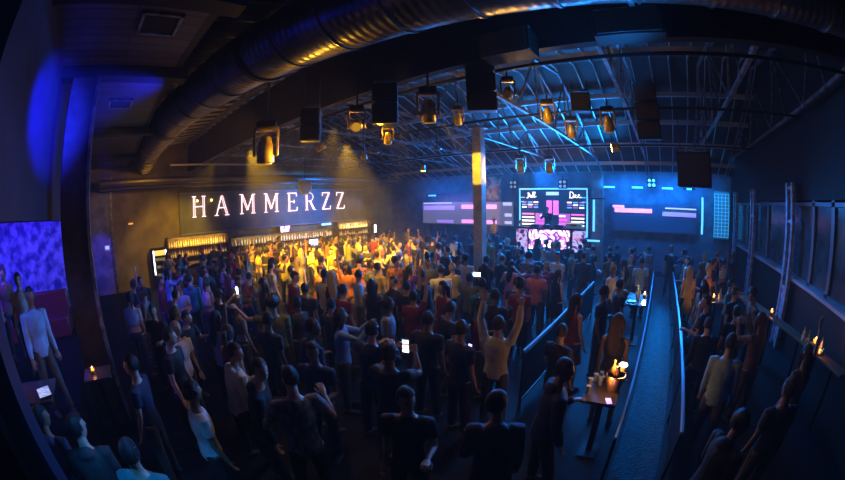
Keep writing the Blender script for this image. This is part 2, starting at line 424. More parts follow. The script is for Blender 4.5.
fg = thing('drinks_fridge', 'upright glass-door drinks fridge with white lit edges by the bar', 'fridge', (-16.66,2.38,0))
MB().box((-.1,0,.88),(.45,.78,1.76)).build('cabinet', M_black, fg, bevel=.01)
dr = MB().box((.145,0,.95),(.03,.70,1.5)).build('glass_door', M_glass, fg)
MB().box((.175,-.22,.95),(.02,.02,.5)).build('handle', M_steel, dr)
for s in (-1,1): MB().box((.17,s*.31,1.15),(.02,.045,1.05)).build('light_strip', glow('fridge_light', (.75,.75,1.), 9), fg)
MB().box((.165,0,1.56),(.02,.5,.22)).build('orange_sign_panel', glow('fridge_orange', (1.,.35,.05), 2.0), fg)
for z in (.6,.95,1.28): MB().box((.168,0,z),(.01,.5,.13)).build('can_row', mat('can_row', (.5,.55,.6), .4, noise=(18,(.1,.3,.25))), fg)
ct = thing('bar_counter', 'long dark bar counter in front of the bottle shelves', 'bar counter', (-15.2,9.2,0))
MB().box((0,0,.55),(.5,12.6,1.1)).build('front', M_wood, ct); MB().box((.03,0,1.12),(.66,12.7,.05)).build('worktop', mat('bar_top', (.1,.07,.05), .25), ct, bevel=.01)
MB().tube([(.3,-6.2,.2),(.3,6.2,.2)], .025).build('foot_rail', M_steel, ct)
# small screens of the back bar
t = thing('bar_screen', 'small pink lit menu screen in the middle of the back bar', 'screen', (-16.6,9.35,2.05)); MB().box((0,0,0),(.05,.62,.36)).build('casing', M_black, t, bevel=.01)
MB().box((.03,0,0),(.01,.56,.30)).build('display', tex_emit('pink_display', (.1,.02,.1), (1.,.6,1.), 6, 5), t)
t = thing('bar_screen', 'thin cyan lit strip screen at the right of the back bar', 'screen', (-16.6,12.1,2.12)); MB().box((0,0,0),(.05,.7,.14)).build('casing', M_black, t)
MB().box((.03,0,0),(.01,.66,.10)).build('display', glow('cyan_display', (.1,.6,1.), 5), t)
t = thing('till_screen', 'blue-white glowing till screen standing on the bar counter', 'till', (-15.2,10.2,1.145)); MB().box((0,0,.2),(.06,.62,.36)).build('casing', M_black, t, bevel=.01)
MB().box((.035,0,.2),(.01,.56,.30)).build('display', tex_emit('till_display', (.05,.15,.9), (.8,.9,1.), 5, 4), t); MB().box((0,0,.02),(.2,.2,.04)).build('stand', M_black, t)
t = thing('cabinet_lamp', 'white lit narrow cooler beside the right bottle shelf', 'cooler', (-16.7,15.95,0)); MB().box((-.05,0,.95),(.4,.4,1.9)).build('cabinet', M_black, t, bevel=.01)
MB().box((.16,0,1.6),(.02,.14,.5)).build('light_strip', MATS['fridge_light'], t)
# bar wall bits
MB_ = thing('exit_lamp', 'small orange lamp on the ochre wall left of the fridge', 'lamp', (-16.95,1.05,2.95)); MB().box((.02,0,0),(.05,.28,.12)).build('case', mat('orange_case', (.5,.22,.05), .5), MB_); MB().box((.05,0,-.02),(.01,.22,.05)).build('lens', glow('orange_lens', (1.,.4,.05), 1.5), MB_)
t = thing('alarm_panel', 'small pale blue lit box on the blue lit wall beside the pillar', 'panel', (-16.95,-.25,2.0)); MB().box((.03,0,0),(.06,.3,.26)).build('case', mat('white_plastic', (.7,.75,.85), .4), t); MB().box((.065,0,.02),(.01,.2,.14)).build('display', glow('panel_blue', (.3,.45,1.), 1.4), t)
struct(MB().bb((-17,-1.07,0),(-16.93,.0,5.3)).build('trim_4', mat('blue_lit_wall_strip', (.12,.14,.5), .6, noise=(1.8,(.25,.3,.8))), smooth=False))  # blue light on this stretch of wall is painted into its colour
struct(MB().bb((-17,0,0),(-16.85,.12,5.3)).build('trim_5', M_steel, smooth=False))

# ------------------------------------------------------------------ the stage
st = thing('stage', 'low dark stage platform along the back wall', 'stage', (-7.6,16.3,0))
MB().bb((-6.4,-.9,0),(4.2,1.69,.6)).build('platform', M_black, st, bevel=.01)
MB().bb((-.2,.25,.6),(4.2,1.68,1.2)).build('riser', M_black, st, bevel=.01)
MB().bb((-6.4,-.94,.52),(4.3,-.9,.6)).build('nosing', M_steel, st)
# LED wall
sc = thing('stage_screen', 'big stage screen with a cyan neon frame and magenta shapes', 'screen', (-5.6,17.75,0))
MB().bb((-1.9,0,1.45),(1.9,.2,3.95)).build('cabinet', M_black, sc)
fx = MB()
fxz0, fxz1, fx0, fx1 = 1.5, 3.88, -1.84, 1.88
MB().tube([(fx0,-.06,fxz0),(fx0,-.06,fxz1),(fx1,-.06,fxz1),(fx1,-.06,fxz0),(fx1-.25,-.06,fxz0)], .052, 6, side=(0,1,0)).build('neon_frame', M_cyan, sc)
MB().tube([(fx0,-.06,fxz0),(fx0+.3,-.06,fxz0)], .052, 6).build('neon_frame', M_cyan, sc)
def rect(nm, x0, x1, z0, z1, m, y=-.03): return MB().bb((x0,y-.02,z0),(x1,y,z1)).build(nm, m, sc)
mg = glow('magenta_shape', (1.,.10,.80), 1.5); mg2 = glow('soft_magenta', (.55,.06,.6), 1.0); wb = glow('white_bar', (.85,.75,.95), 3.0); ob = glow('warm_bar', (1.,.75,.5), 2.2); bb_ = glow('blue_bar', (.1,.35,1.), 1.6)
tealp = mat('teal_panel', (.01,.015,.03), .5, emit=(.01,.05,.16), strength=.5)
rect('backdrop', -1.8, 1.84, 1.55, 3.84, tealp, -.005)
rect('center_column', -.33,-.04,2.55,3.28, mg); rect('center_column', .04,.33,2.55,3.28, mg)
for s in (-1,1):
    rect('wing_panel', *sorted((s*.36,s*.95)), 2.0,2.62, mg2, -.02)
    for i in range(3): rect('wing_bar', *sorted((s*.36,s*(.9-.1*i))), 2.08+.19*i,2.15+.19*i, mg if i<2 else wb)
    for i in range(4): rect('side_bar', *sorted((s*1.02,s*1.72)), 2.0+.18*i,2.08+.18*i, (ob,wb,ob,mg)[i])
    for i in range(3):
        for j in range(3): rect('grid_block', *sorted((s*(.8+.33*j),s*(1.05+.33*j))), 2.78+.13*i+.12,2.84+.13*i+.12, (bb_,mg2,wb)[(i+j)%3])
    rect('low_light', *sorted((s*.3,s*.9)),1.58,1.66, M_cyan2)
    rect('frame_tick', *sorted((s*1.55,s*1.8)), 3.42,3.46, M_cyan2); rect('frame_tick', *sorted((s*1.6,s*1.8)), 3.2,3.24, M_cyan2)
rect('top_caption', -.35,.35,3.55,3.72, glow('grey_caption', (.5,.65,.75), 1.2))
# script words at the screen's upper corners
def script(x, z, pts):
    q = MB(); q.tube([(x+a*.062,-.06,z+b*.062) for a,b in pts], .02, 5, side=(0,1,0)); return q.build('script_word', wb, sc)
script(-1.45,3.42,[(0,0),(1,-.3),(1.6,1),(1.8,4),(1,4),(2.6,3.8),(3,1),(4,1),(4.4,2.2),(3.4,2.2),(3.5,.6),(5,.5),(6,2),(6.6,4.4),(6,5),(5.6,0),(7,2),(8,4.6),(7.6,5),(7.2,.2),(9,1)])
script(.95,3.42,[(0,0),(.4,5),(2.4,4.6),(3.4,2.6),(2.6,.4),(0,0),(3,.2),(4.6,1),(5.6,2.4),(4.6,2.8),(4.4,1),(5.8,.2),(7,1),(8.6,2.6),(7.6,2.9),(7.2,1),(8.4,.2),(10,.8)])
# DJ booth with its lit front
dj = thing('dj_booth', 'DJ booth with a white and pink glowing display front', 'dj booth', (-5.15,16.0,.6))
MB().bb((-1.1,-.2,0),(1.1,.3,1.38)).build('desk', M_black, dj)
MB().bb((-1.7,-.32,1.38),(1.7,.33,1.43)).build('desk_top', M_blackm, dj, bevel=.01)
MB().bb((-1.0,-.25,.42),(1.0,-.21,1.32)).build('display', tex_emit('booth_display', (.03,.02,.08), (1.,.93,1.), 2.6, 5, (.8,.15,.6)), dj)
for s_ in (-1,1):
    MB().bb((min(s_*1.15,s_*1.68),-.2,.0),(max(s_*1.15,s_*1.68),.2,1.3)).build('side_display', tex_emit('side_display', (.01,.02,.06), (.4,.5,1.), 3.4, 1.3, (.8,.2,.5)), dj)
for i, x in enumerate((-.75,-.1,.5)):
    t = thing('dj_player', 'flat black deck on the DJ desk, %s' % ('left of the performer','in front of the performer','right of the performer')[i], 'deck', (-5.25+x,16.05,2.032))
    MB().box((0,0,.05),(.36,.34,.10)).build('casing', M_black, t, bevel=.01); MB().lathe([(0,.1),(.12,.1),(.12,.12),(0,.12)], 16).build('jog_wheel', M_steel, t); MB().box((0,.12,.12),(.14,.06,.02)).build('display', glow('deck_blue', (.2,.5,1.), 2), t)
t = thing('speech_desk', 'pale yellow fronted box on the right of the DJ desk', 'box', (-3.98,15.98,2.032)); MB().box((0,0,.13),(.74,.3,.26)).build('case', mat('pale_yellow_board', (.75,.7,.4), .5), t, bevel=.01); MB().box((0,-.155,.14),(.3,.01,.10)).build('red_mark', mat('red_mark', (.6,.12,.08), .5), t)
MB().box((0,-.152,.235),(.7,.01,.03)).build('lit_edge', glow('warm_edge', (1.,.8,.4), .8), t)
# side screens with pink bars
def side_screen(nm, x0, x1, items, label, col):
    t = thing(nm, label, 'screen', ((x0+x1)/2,17.82,0)); m0 = (x0+x1)/2
    MB().bb((x0-m0,0,1.9),(x1-m0,.15,3.2)).build('panel', col, t)
    for k,(a,b,z,h,m) in enumerate(items): MB().bb((a-m0,-.03,z),(b-m0,0,z+h)).build('light_bar', m, t)
gp = mat('grey_screen', (.35,.33,.36), .5, emit=(.20,.17,.24), strength=.5)
side_screen('side_screen', -14.1,-7.95, [(-14.0,-11.9,3.12,.05,M_whitel),(-14.0,-11.7,2.72,.26,M_purple),(-11.2,-8.9,2.80,.24,M_pink),(-11.2,-8.9,1.97,.2,M_pink),(-8.5,-7.98,3.0,.16,M_whitel),(-8.4,-7.98,2.4,.16,M_whitel),(-8.4,-7.98,2.0,.14,M_whitel),(-13.0,-11.8,1.96,.16,M_purple)], 'wide grey screen with pink and purple bars left of the stage', gp)
side_screen('side_screen', -2.45,2.0, [(-2.3,-.35,2.78,.2,M_pink),(.35,2.0,3.02,.06,M_whitel),(.2,2.0,2.68,.2,M_purple),(-2.9+.5,-2.1+.3,3.0,.12,M_pink)], 'blue-grey screen with pink and purple bars right of the stage', mat('blue_screen', (.10,.14,.2), .6))
for i,(x,z0,z1) in enumerate(((-3.26,1.85,3.34),(2.25,1.98,3.62))):
    tag(MB().tube([(x,17.1,z0),(x,17.1,z1)], .05, 8).build('neon_tube', M_cyan), 'upright cyan neon tube on the back wall, %s' % ('beside the big stage screen' if i==0 else 'near the right corner'), 'neon tube')
tag(MB().tube([(-4.1,16.9,1.42),(-2.9,16.9,1.42)], .045, 8).build('neon_tube', M_cyan), 'short level cyan neon tube at stage edge right of the screen', 'neon tube')
# cyan flood lamps under the roof edge
for i, px in enumerate((-12.7,-2.45,-1.05,.45,1.55)):
    t = thing('flood_lamp', ('cyan strip lamp on the wall far left of the iron column','first cyan strip lamp right of the big screen','second cyan strip lamp right of the big screen','third cyan strip lamp right of the big screen','small cyan strip lamp nearest the right corner')[i], 'lamp', (px,17.0,3.95 if i else 3.6))
    MB().box((0,.04,.02),(.62,.12,.10)).build('housing', M_black, t, bevel=.01); MB().box((0,-.03,0),(.56 if i<4 else .25,.02,.08)).build('lens', glow('flood_cyan', (.06,.40,1.), 2.2), t)
    MB().bar((0,.1,0),(0,.9,.1),.03).build('arm', M_blackm, t)
# four-cell blinders
for i,(x,y) in enumerate(((-7.7,17.4),(-4.95,17.4),(-.35,17.4))):
    t = thing('blinder_lamp', 'four-cell lamp hung over the stage, %s' % ('left of the big screen','above the big screen','right of the grey-topped column')[i], 'lamp', (x,y,4.1 if i<2 else 4.2))
    MB().box((0,.08,0),(.46,.12,.46)).build('housing', M_black, t, bevel=.02)
    for a in (-.11,.11):
        for b in (-.11,.11): MB().ell((a,.0,b),(.08,.04,.08), n=10, m=6).build('lamp_cell', glow('dim_cell', (.7,.65,.45), .25), t)
    MB().tube([(0,.08,.2),(0,.08,.6)], .02).build('hanger', M_blackm, t)
# tan banner
bn = thing('banner', 'crumpled tan and brown banner hanging by the iron column', 'banner', (-9.0,17.2,0))
vs=[]; fs=[]
nx,nz=14,12
for j in range(nz+1):
    for i in range(nx+1):
        u=i/nx; v=j/nz; w=.78-.08*abs(math.sin(v*math.pi*2))
        vs.append(((u-.5)*1.45*(1-.12*math.sin(v*math.pi)), .09*math.sin(u*9+v*5)*math.cos(v*8), 3.25+1.3*v))
for j in range(nz):
    for i in range(nx): a=j*(nx+1)+i; fs.append((a,a+1,a+nx+2,a+nx+1))
me = MB().add(vs,fs); o = me.build('cloth', mat('tan_print', (.62,.48,.36), .8, noise=(3.2,(.22,.12,.08),6)), bn); sm = o.modifiers.new('thick','SOLIDIFY'); sm.thickness=.02
MB().tube([(-.75,0,4.58),(.75,0,4.58)], .03).build('rod', M_blackm, bn)

# ------------------------------------------------------------------ hanging equipment
M_cab = mat('speaker_cabinet', (.007,.007,.008), .65, noise=(12,(.011,.011,.012)), spec=.2)
def hung_speaker(loc, dim, label, tilt=0, rz=0, n=1):
    t = thing('hanging_speaker', label, 'speaker', loc, rz)
    w, d_, h = dim
    for i in range(n):
        z = -h*(i+.5)/n + h/2
        M = Matrix.Rotation(R(tilt*(i+1)/n), 3, 'X')
        cbn = MB().box((0,.02*i,z),(w,d_,h/n*.94),M=M).build('cabinet', M_cab, t, bevel=.015)
        MB().box(Vector((0,.02*i,z))+M@Vector((0,-d_/2-.01,0)),(w*.9,.02,h/n*.82),M=M).build('grille', mat('grille_mesh', (.010,.010,.012), .7, bump=('vor',60,.5)), cbn)
    for s in (-1,1): MB().tube([(s*w*.4,0,h/2),(s*w*.4,0,h/2+max(.15,5.3-(loc[2]+h/2)))], .012, 6).build('cable', M_blackm, t)
    MB().bar((-w*.45,0,h/2+.05),(w*.45,0,h/2+.05),.05).build('bracket', M_steel, t)
    return t
def at(az, r, z): return (r*math.sin(R(az)), r*math.cos(R(az)), z+CAMZ)
hung_speaker(at(-28.4,5.0,1.72), (.42,.4,.85), 'tall black hanging line speaker left of the iron column top', 8, R(28), 3)
hung_speaker(at(-44.2,5.0,1.42), (.36,.34,.60), 'black hanging speaker between the yellow lamps, third from the left', 5, R(40), 2)
hung_speaker(at(-56.3,5.4,1.22), (.30,.3,.52), 'small black hanging speaker near the left yellow lamps', 5, R(50), 2)
hung_speaker(at(-12.1,6.0,1.68), (.34,.3,.34), 'small black hanging speaker over the dance floor centre', 5, R(12))
hung_speaker(at(-1.0,6.2,1.55), (.42,.4,.95), 'tall black hanging line speaker above the candle table', 8, 0, 3)
hung_speaker(at(6.3,8.5,.80), (.85,.55,.80), 'large black box speaker hanging before the right back corner', 0, R(-8))
hung_speaker((-1.62,3.78,5.12), (.66,.34,.34), 'wide black speaker hanging close overhead left of centre', 0, 0)
hung_speaker((-.10,3.80,5.18), (.86,.30,.36), 'wide black speaker hanging close overhead right of centre', 0, 0)

M_yel = mat('yellow_lit_shell', (.62,.42,.12), .35, .3, noise=(10,(.3,.18,.04)))  # yellow light falling on the lamp bodies is put into the shell colour
def moving_head(loc, label, s=1., yaw=0, tilt=40, lit=None):
    t = thing('moving_head_lamp', label, 'stage lamp', loc, yaw); t.scale = (s,)*3
    MB().box((0,0,.30),(.26,.22,.09)).build('base', M_cab, t, bevel=.015)
    y = MB()
    for q in (-1,1): y.box((q*.15,0,.10),(.035,.09,.36))
    y.box((0,0,.25),(.33,.09,.035)); y.build('yoke', M_yel, t, bevel=.008)
    M = Matrix.Rotation(R(tilt), 3, 'X')
    h = MB(); P = [(0,-.17),(.06,-.16),(.095,-.08),(.11,.04),(.115,.15),(.10,.17)]
    h.tube([M @ Vector((0,0,-z)) for r, z in P], [max(.004,r) for r, z in P], 14); hd = h.build('head', M_yel, t)
    l = MB().tube([M @ Vector((0,0,-.165)), M @ Vector((0,0,-.182))], .085, 14).build('lens', lit or mat('lamp_lens', (.5,.35,.1), .1, emit=(1.,.5,.04), strength=.5), hd)
    MB().tube([(0,0,.34),(0,0,.34+max(.1,5.12-loc[2]-.3)/s)], .018, 6).build('clamp', M_blackm, t)
    return t
moving_head(at(-63.6,5.6,.90), 'yellow lit moving stage lamp nearest the duct on the left', 1.25, R(60), 10)
moving_head(at(-48.8,5.2,1.18), 'yellow lit moving stage lamp right of the small black speaker', .8, R(45), -60)
moving_head(at(-43.8,5.3,.98), 'little yellow lamp just below the third hanging speaker', .55, R(45), 20)
moving_head(at(-37.2,5.0,1.32), 'yellow lit moving stage lamp midway between two tall speakers', 1.0, R(35), 20)
moving_head(at(-32.4,5.8,1.38), 'small yellow lamp head left of the tall line speaker', .6, R(30), 15)
moving_head(at(-24.0,4.9,1.55), 'amber lamp pointing sideways right of the tall line speaker', .65, R(25), 80)
moving_head(at(-17.7,6.2,1.52), 'amber lit round lamp hanging over the dance floor, upper one', .8, R(15), 30)
moving_head(at(-14.0,7.6,1.52), 'amber lit round lamp hanging over the dance floor, lower one', .85, R(10), 30)
moving_head(at(-22.6,11.5,1.12), 'unlit lamp hanging far back left of the blinders', 1.1, 0, 10)
moving_head(at(-17.9,12.0,1.15), 'unlit lamp hanging far back above the blinders', 1.1, 0, 10)
moving_head(at(-7.8,6.6,1.45), 'sparkling unlit lamp hanging under the right roof slope', .9, 0, 30)
M_lit = glow('amber_lens_lit', (1.,.55,.06), 70)
for az, r, z, lab, tgt, pw in ((-47.6,9.6,1.24,'lit yellow spot lamp casting a beam down over the bar end',(-12.6,13.0,1.5),1500),
                           (-38.2,13.2,1.17,'far lit yellow spot lamp with a thin beam pointing straight down',(-8.6,11.0,.5),900),
                           (-55.1,8.4,1.34,'lit yellow spot lamp casting a beam left onto the bar sign',(-16.5,4.0,2.6),500),
                           (-7.5,10.2,1.53,'brightest lit amber spot lamp over the stage side, beam going left',(-12.,9.6,3.2),2400)):
    p = Vector(at(az,r,z)); t = thing('spot_lamp', lab, 'stage lamp', p); k_ = 1.7 if 'brightest' in lab else 1.2
    dv = (Vector(tgt)-p).normalized(); q = dv.to_track_quat('-Z','Y').to_matrix()
    h = MB(); h.tube([p*0 - dv*.25, p*0 - dv*.2, p*0 + dv*.0], [.03*k_,.07*k_,.075*k_], 12); h.build('housing', M_yel, t)
    MB().tube([dv*.002, dv*.012],   .062*k_, 12).build('lens', M_lit, t)
    MB().tube([(0,0,0),(0,0,5.1-p.z)], .018, 6).build('clamp', M_blackm, t)
    ld = bpy.data.lights.new('spot_beam','SPOT'); ld.energy = pw; ld.color = (1,.62,.08); ld.spot_size = R(15); ld.spot_blend = .4; ld.shadow_soft_size = .03
    lo = bpy.data.objects.new('spot_beam', ld); COL.objects.link(lo); lo.location = p + dv*.05; lo.rotation_euler = dv.to_track_quat('-Z','Y').to_euler()
    spots_done = True
# round pale discs (mirror fans) and small clutter beneath the trusses
for i,(az,r,z) in enumerate(((-51,11,1.42),(-46,11.5,1.6),(-36,12,1.75))):
    t = thing('hanging_fitting', 'small pale dish fitting under the far roof, %s' % ('leftmost','middle','rightmost')[i]+' of three', 'fitting', at(az,r,z))
    MB().lathe([(0,0),(.16,.02),(.17,.05),(.05,.12),(0,.12)], 14).build('dish', M_steel, t); MB().tube([(0,0,.1),(0,0,.6)], .012).build('rod', M_blackm, t)

# ------------------------------------------------------------------ lights
def light(kind, loc, en, col, size=.2, tgt=None, spot=60, blend=.5, sy=None, name='scene_light', spread=180):
    ld = bpy.data.lights.new(name, kind); ld.energy = en; ld.color = col
    if kind == 'AREA':
        ld.size = size; ld.spread = R(spread)
        if sy: ld.shape = 'RECTANGLE'; ld.size_y = sy
    elif kind == 'SPOT': ld.spot_size = R(spot); ld.spot_blend = blend; ld.shadow_soft_size = size
    else: ld.shadow_soft_size = size
    o = bpy.data.objects.new(name, ld); COL.objects.link(o); o.location = loc
    if tgt: o.rotation_euler = (Vector(tgt)-Vector(loc)).to_track_quat('-Z','Y').to_euler()
    return o
YEL = (1,.52,.02); BLU = (.005,.24,1.); CYN = (.01,.42,1.); UV = (.07,.03,1.)
# yellow moving heads on the bar crowd
light('SPOT', (-9.6,4.2,4.9), 9500, YEL, .08, (-12.0,7.6,1.0), 64, .7)
light('SPOT', (-7.6,6.2,4.9), 8000, YEL, .08, (-9.5,9.0,1.0), 62, .7)
light('SPOT', (-12.4,4.0,4.9), 1000, YEL, .08, (-16.6,3.2,1.6), 60, .7)
light('SPOT', (-12.6,1.8,4.9), 120, YEL, .08, (-17,1.4,2.8), 70, .8)
light('SPOT', (-6.0,4.6,4.9), 2600, YEL, .08, (-8.0,6.0,1.3), 52, .8)
light('SPOT', (-4.6,5.2,4.9), 500, YEL, .08, (-5.6,6.4,1.3), 44, .8)
light('SPOT', (-12.2,13.8,4.9), 900, YEL, .08, (-16.6,14.2,1.7), 50, .8)
light('AREA', (-16.45,4.45,2.1), 34, (1,.6,.1), 2.8, (-16.8,4.45,1.3), sy=.1)     # this and next two: added lights to brighten the bottles, no strips built
light('AREA', (-16.45,14.3,2.1), 40, (1,.7,.3), 2.4, (-16.8,14.3,1.3), sy=.1)
light('AREA', (-16.45,9.5,1.8), 26, (1,.8,.5), 6, (-16.8,9.5,1.3), sy=.1)
light('SPOT', (-4.2,6.0,4.85), 2600, YEL, .03, (-5.35,9.5,4.2), 16, .3)      # on the column
light('SPOT', (-6.5,3.5,4.6), 420, (1,.40,.10), .08, (-10.0,1.5,5.5), 80, .8)   # duct belly
light('SPOT', (-3.9,3.6,4.5), 35, (1,.42,.12), .08, (-5.5,1.9,5.5), 80, .8)
light('POINT', (-3.6,3.6,4.35), 40, (1,.5,.04), .05)                          # added points that yellow the near moving heads, no lamps of their own
light('POINT', (-4.6,2.9,3.9), 60, (1,.5,.04), .05)
light('POINT', (-2.2,5.2,4.5), 40, (1,.5,.04), .05)
light('POINT', (-2.3,6.6,4.4), 30, (1,.5,.04), .05)
# blue stage light
light('AREA', (-5.6,15.2,4.8), 1150, BLU, 6, (-5,9,.5), sy=.5, spread=95)
light('AREA', (.3,15.5,4.5), 170, BLU, 3, (.3,9,.3), sy=.5, spread=70)
light('SPOT', (3.6,14.9,4.3), 2600, BLU, .1, (-8,15.6,3.6), 46, .8)  # this and next two: added spots to turn the haze blue
light('SPOT', (-2.5,17.2,4.2), 1000, BLU, .1, (-2.0,10,3.0), 70, .8)
light('SPOT', (-9.5,17.2,4.4), 700, BLU, .1, (-8.0,10,3.0), 70, .8)
light('AREA', (-11.5,16.4,4.5), 70, BLU, 4, (-9,10,1), sy=.5)
light('AREA', (-.2,16.9,4.3), 330, (.003,.22,1.), 5, (-.2,18,2.3), sy=.3)
light('SPOT', (-6.8,13,4.6), 130, (1.,.70,.50), .05, (-9.0,17.2,3.9), 14, .6)  # added warm spot that keeps the banner tan, no lamp behind it
light('AREA', (-11.0,17.4,3.5), 14, (.5,.3,1.), 4, (-11.0,18,2.6), sy=.2)
light('SPOT', (-6.6,16.9,4.6), 260, (.003,.22,1.), .1, (-5.6,18,4.4), 120, .9)
light('AREA', (-12.5,16.8,4.3), 60, (.005,.20,1.), 3, (-12.5,18,2.8), sy=.3)
light('AREA', (-5.0,15.0,4.3), 380, (.005,.28,1.), 6, (-4.5,10.5,8), sy=1, spread=110)
light('AREA', (-3.0,8.0,4.7), 26, (.01,.36,1.), 3, (-3.5,7.0,8), sy=1, spread=120)
light('SPOT', (2.2,10.2,4.7), 420, BLU, .1, (3.9,8.7,1.8), 50)
light('SPOT', (2.4,14.2,4.5), 300, BLU, .1, (3.9,13.0,2.2), 50)
light('SPOT', (2.6,15.5,4.4), 120, CYN, .1, (3.4,17.8,2.8), 60)
light('SPOT', (-.3,8.6,4.9), 75, (.005,.24,1.), .1, (.3,5.3,0), 44, .8)
light('SPOT', (-2.4,6.2,4.8), 28, BLU, .1, (-2.6,4.0,0.5), 95, .8)
light('SPOT', (-13.2,12.0,3.3), 1500, (.003,.20,1.), .1, (-17,10.6,3.1), 84, .9)
light('SPOT', (-.2,4.0,4.3), 200, (.01,.26,1.), .1, (-.6,2.9,5.4), 120, .8)
# violet-blue light of the booth room
light('SPOT', (-6.8,-3.2,3.4), 420, UV, .1, (-9.4,-2.2,1.8), 100, .7)
light('SPOT', (-4.0,-3.0,3.6), 200, (.08,.12,1.), .1, (-5.1,-1.3,1.6), 60, .7)
light('SPOT', (-13,.6,4.9), 420, UV, .1, (-17,-.75,1.3), 26, .6)
light('SPOT', (-7.4,-.4,4.7), 700, UV, .1, (-8.8,1.9,1), 44, .7)
light('SPOT', (-2.2,.3,4.0), 7500, (.01,.02,1.), .06, (-4.7,-1.07,4.5), 34, .9)
light('SPOT', (-1.2,-1.0,4.4), 420, (.02,.30,1.), .1, (-2.4,-.3,1.3), 30, .7)
light('AREA', (-9,.2,4.6), 1.2, (.8,.85,1.), 4, (-9,.2,6), sy=.8, spread=120)  # added white fill for the plank ceiling, not from the booth

# ------------------------------------------------------------------ people
M_skin = mat('skin', (1,1,1), .5, objcol=True, noise=(7,(.88,.82,.8)))
M_hair = mat('hair', (1,1,1), .55, objcol=True, bump=('wave',30,.5))
M_cloth = mat('cloth', (1,1,1), .8, objcol=True, noise=(5,(.72,.72,.72)), bump=('noise',9,.7))
M_print = mat('printed_cloth', (1,1,1), .8, objcol=True, noise=(16,(.25,.25,.3),2), bump=('noise',9,.6))
M_eye = mat('eye', (.03,.02,.02), .2)
M_lip = mat('lips', (.35,.12,.10), .5)

def remesh(mb, name, vox, ratio, smooth=4, extra=None):
    me = mb.mesh(name, False); o = bpy.data.objects.new('t', me); COL.objects.link(o)
    r = o.modifiers.new('r','REMESH'); r.mode = 'VOXEL'; r.voxel_size = vox
    s = o.modifiers.new('s','SMOOTH'); s.factor = .5; s.iterations = smooth
    if ratio < 1: d = o.modifiers.new('d','DECIMATE'); d.ratio = ratio
    dg = bpy.context.evaluated_depsgraph_get(); dg.update()
    out = bpy.data.meshes.new_from_object(o.evaluated_get(dg)); bpy.data.objects.remove(o); bpy.data.meshes.remove(me)
    if extra:
        em = extra.mesh(name, True); bm = bmesh.new(); bm.from_mesh(out); bm.from_mesh(em); bm.to_mesh(out); bm.free()
    out.name = name; out.shade_smooth(); return out

def V(*a): return Vector(a)
def skeleton(P):
    f = P.get('fem', False); sw = .155 if f else .18; hw = .10 if f else .09
    lean = P.get('lean', 0); side = P.get('side', 0); seat = P.get('seat', False)
    J = {}; hipz = .90
    if seat: hipz = .50
    def sp(h): # point along the spine, h above the hips, bent forward by lean
        a = R(lean); return V(side*h, math.sin(a)*h, hipz + h*math.cos(a))
    J['sp'] = sp; J['sw'] = sw; J['hw'] = hw; J['hipz'] = hipz
    J['neck'] = sp(.56); J['headc'] = sp(.72) + V(0,.02 + .03*math.sin(R(lean)),0)
    for s, k in ((-1,'L'),(1,'R')):
        sh = sp(.485) + V(s*sw,0,0); J['sh'+k] = sh
        u, w = P['arm'+k]; u = V(u[0]*s,u[1],u[2]).normalized(); w = V(w[0]*s,w[1],w[2]).normalized()
        J['el'+k] = sh + u*.285; J['wr'+k] = J['el'+k] + w*.25; J['hd'+k] = w
        hp = V(s*hw, 0, hipz); J['hp'+k] = hp
        if seat: kn = hp + V(s*.05,.43,.02); an = kn + V(0,.02,-.44)
        else:
            st = P.get('step'+k, 0); b = P.get('bend', 0)
            kn = hp + V(s*.03, .10*st + .10*b, -.42 + .03*b); an = V(s*(hw+.05), .16*st - .04*b, .085)
        J['kn'+k] = kn; J['an'+k] = an
    return J

def hand(mb, wr, d, s, curl=.5, hold=False):
    """palm with five separate bent fingers; mb gets the fingers, returns palm parts for the remesh"""
    d = d.normalized(); up = V(0,0,1) if abs(d.z) < .8 else V(0,1,0)
    x = d.cross(up).normalized(); n = x.cross(d).normalized()
    if abs(d.z) >= .8: x, n = V(s,0,0), V(0,1,0); x = (x - d*x.dot(d)).normalized(); n = x.cross(d).normalized()*(-1 if s > 0 else 1)
    pal = n*-1
    for i, L in enumerate((.062,.072,.067,.052)):
        o = wr + d*.085 + x*(-.030 + i*.020)
        a = curl*(1.9 if hold else 1); p1 = o + (d*math.cos(a*.5)+pal*math.sin(a*.5))*L*.45
        p2 = p1 + (d*math.cos(a*1.3)+pal*math.sin(a*1.3))*L*.32; p3 = p2 + (d*math.cos(a*1.9)+pal*math.sin(a*1.9))*L*.27
        mb.tube([o - d*.02, o, p1, p2, p3], [.0085,.009,.0082,.0075,.0045], 6)
    o = wr + d*.025 - x*.030; t1 = o - x*.022 + d*.028 + pal*.012; t2 = t1 + d*.030 - x*.006*(0 if hold else 1) + pal*.014
    mb.tube([o + x*.012, o, t1, t2, t2 + d*.014 + pal*.004], [.010,.0115,.0105,.009,.005], 6)
    return (d, x, n)

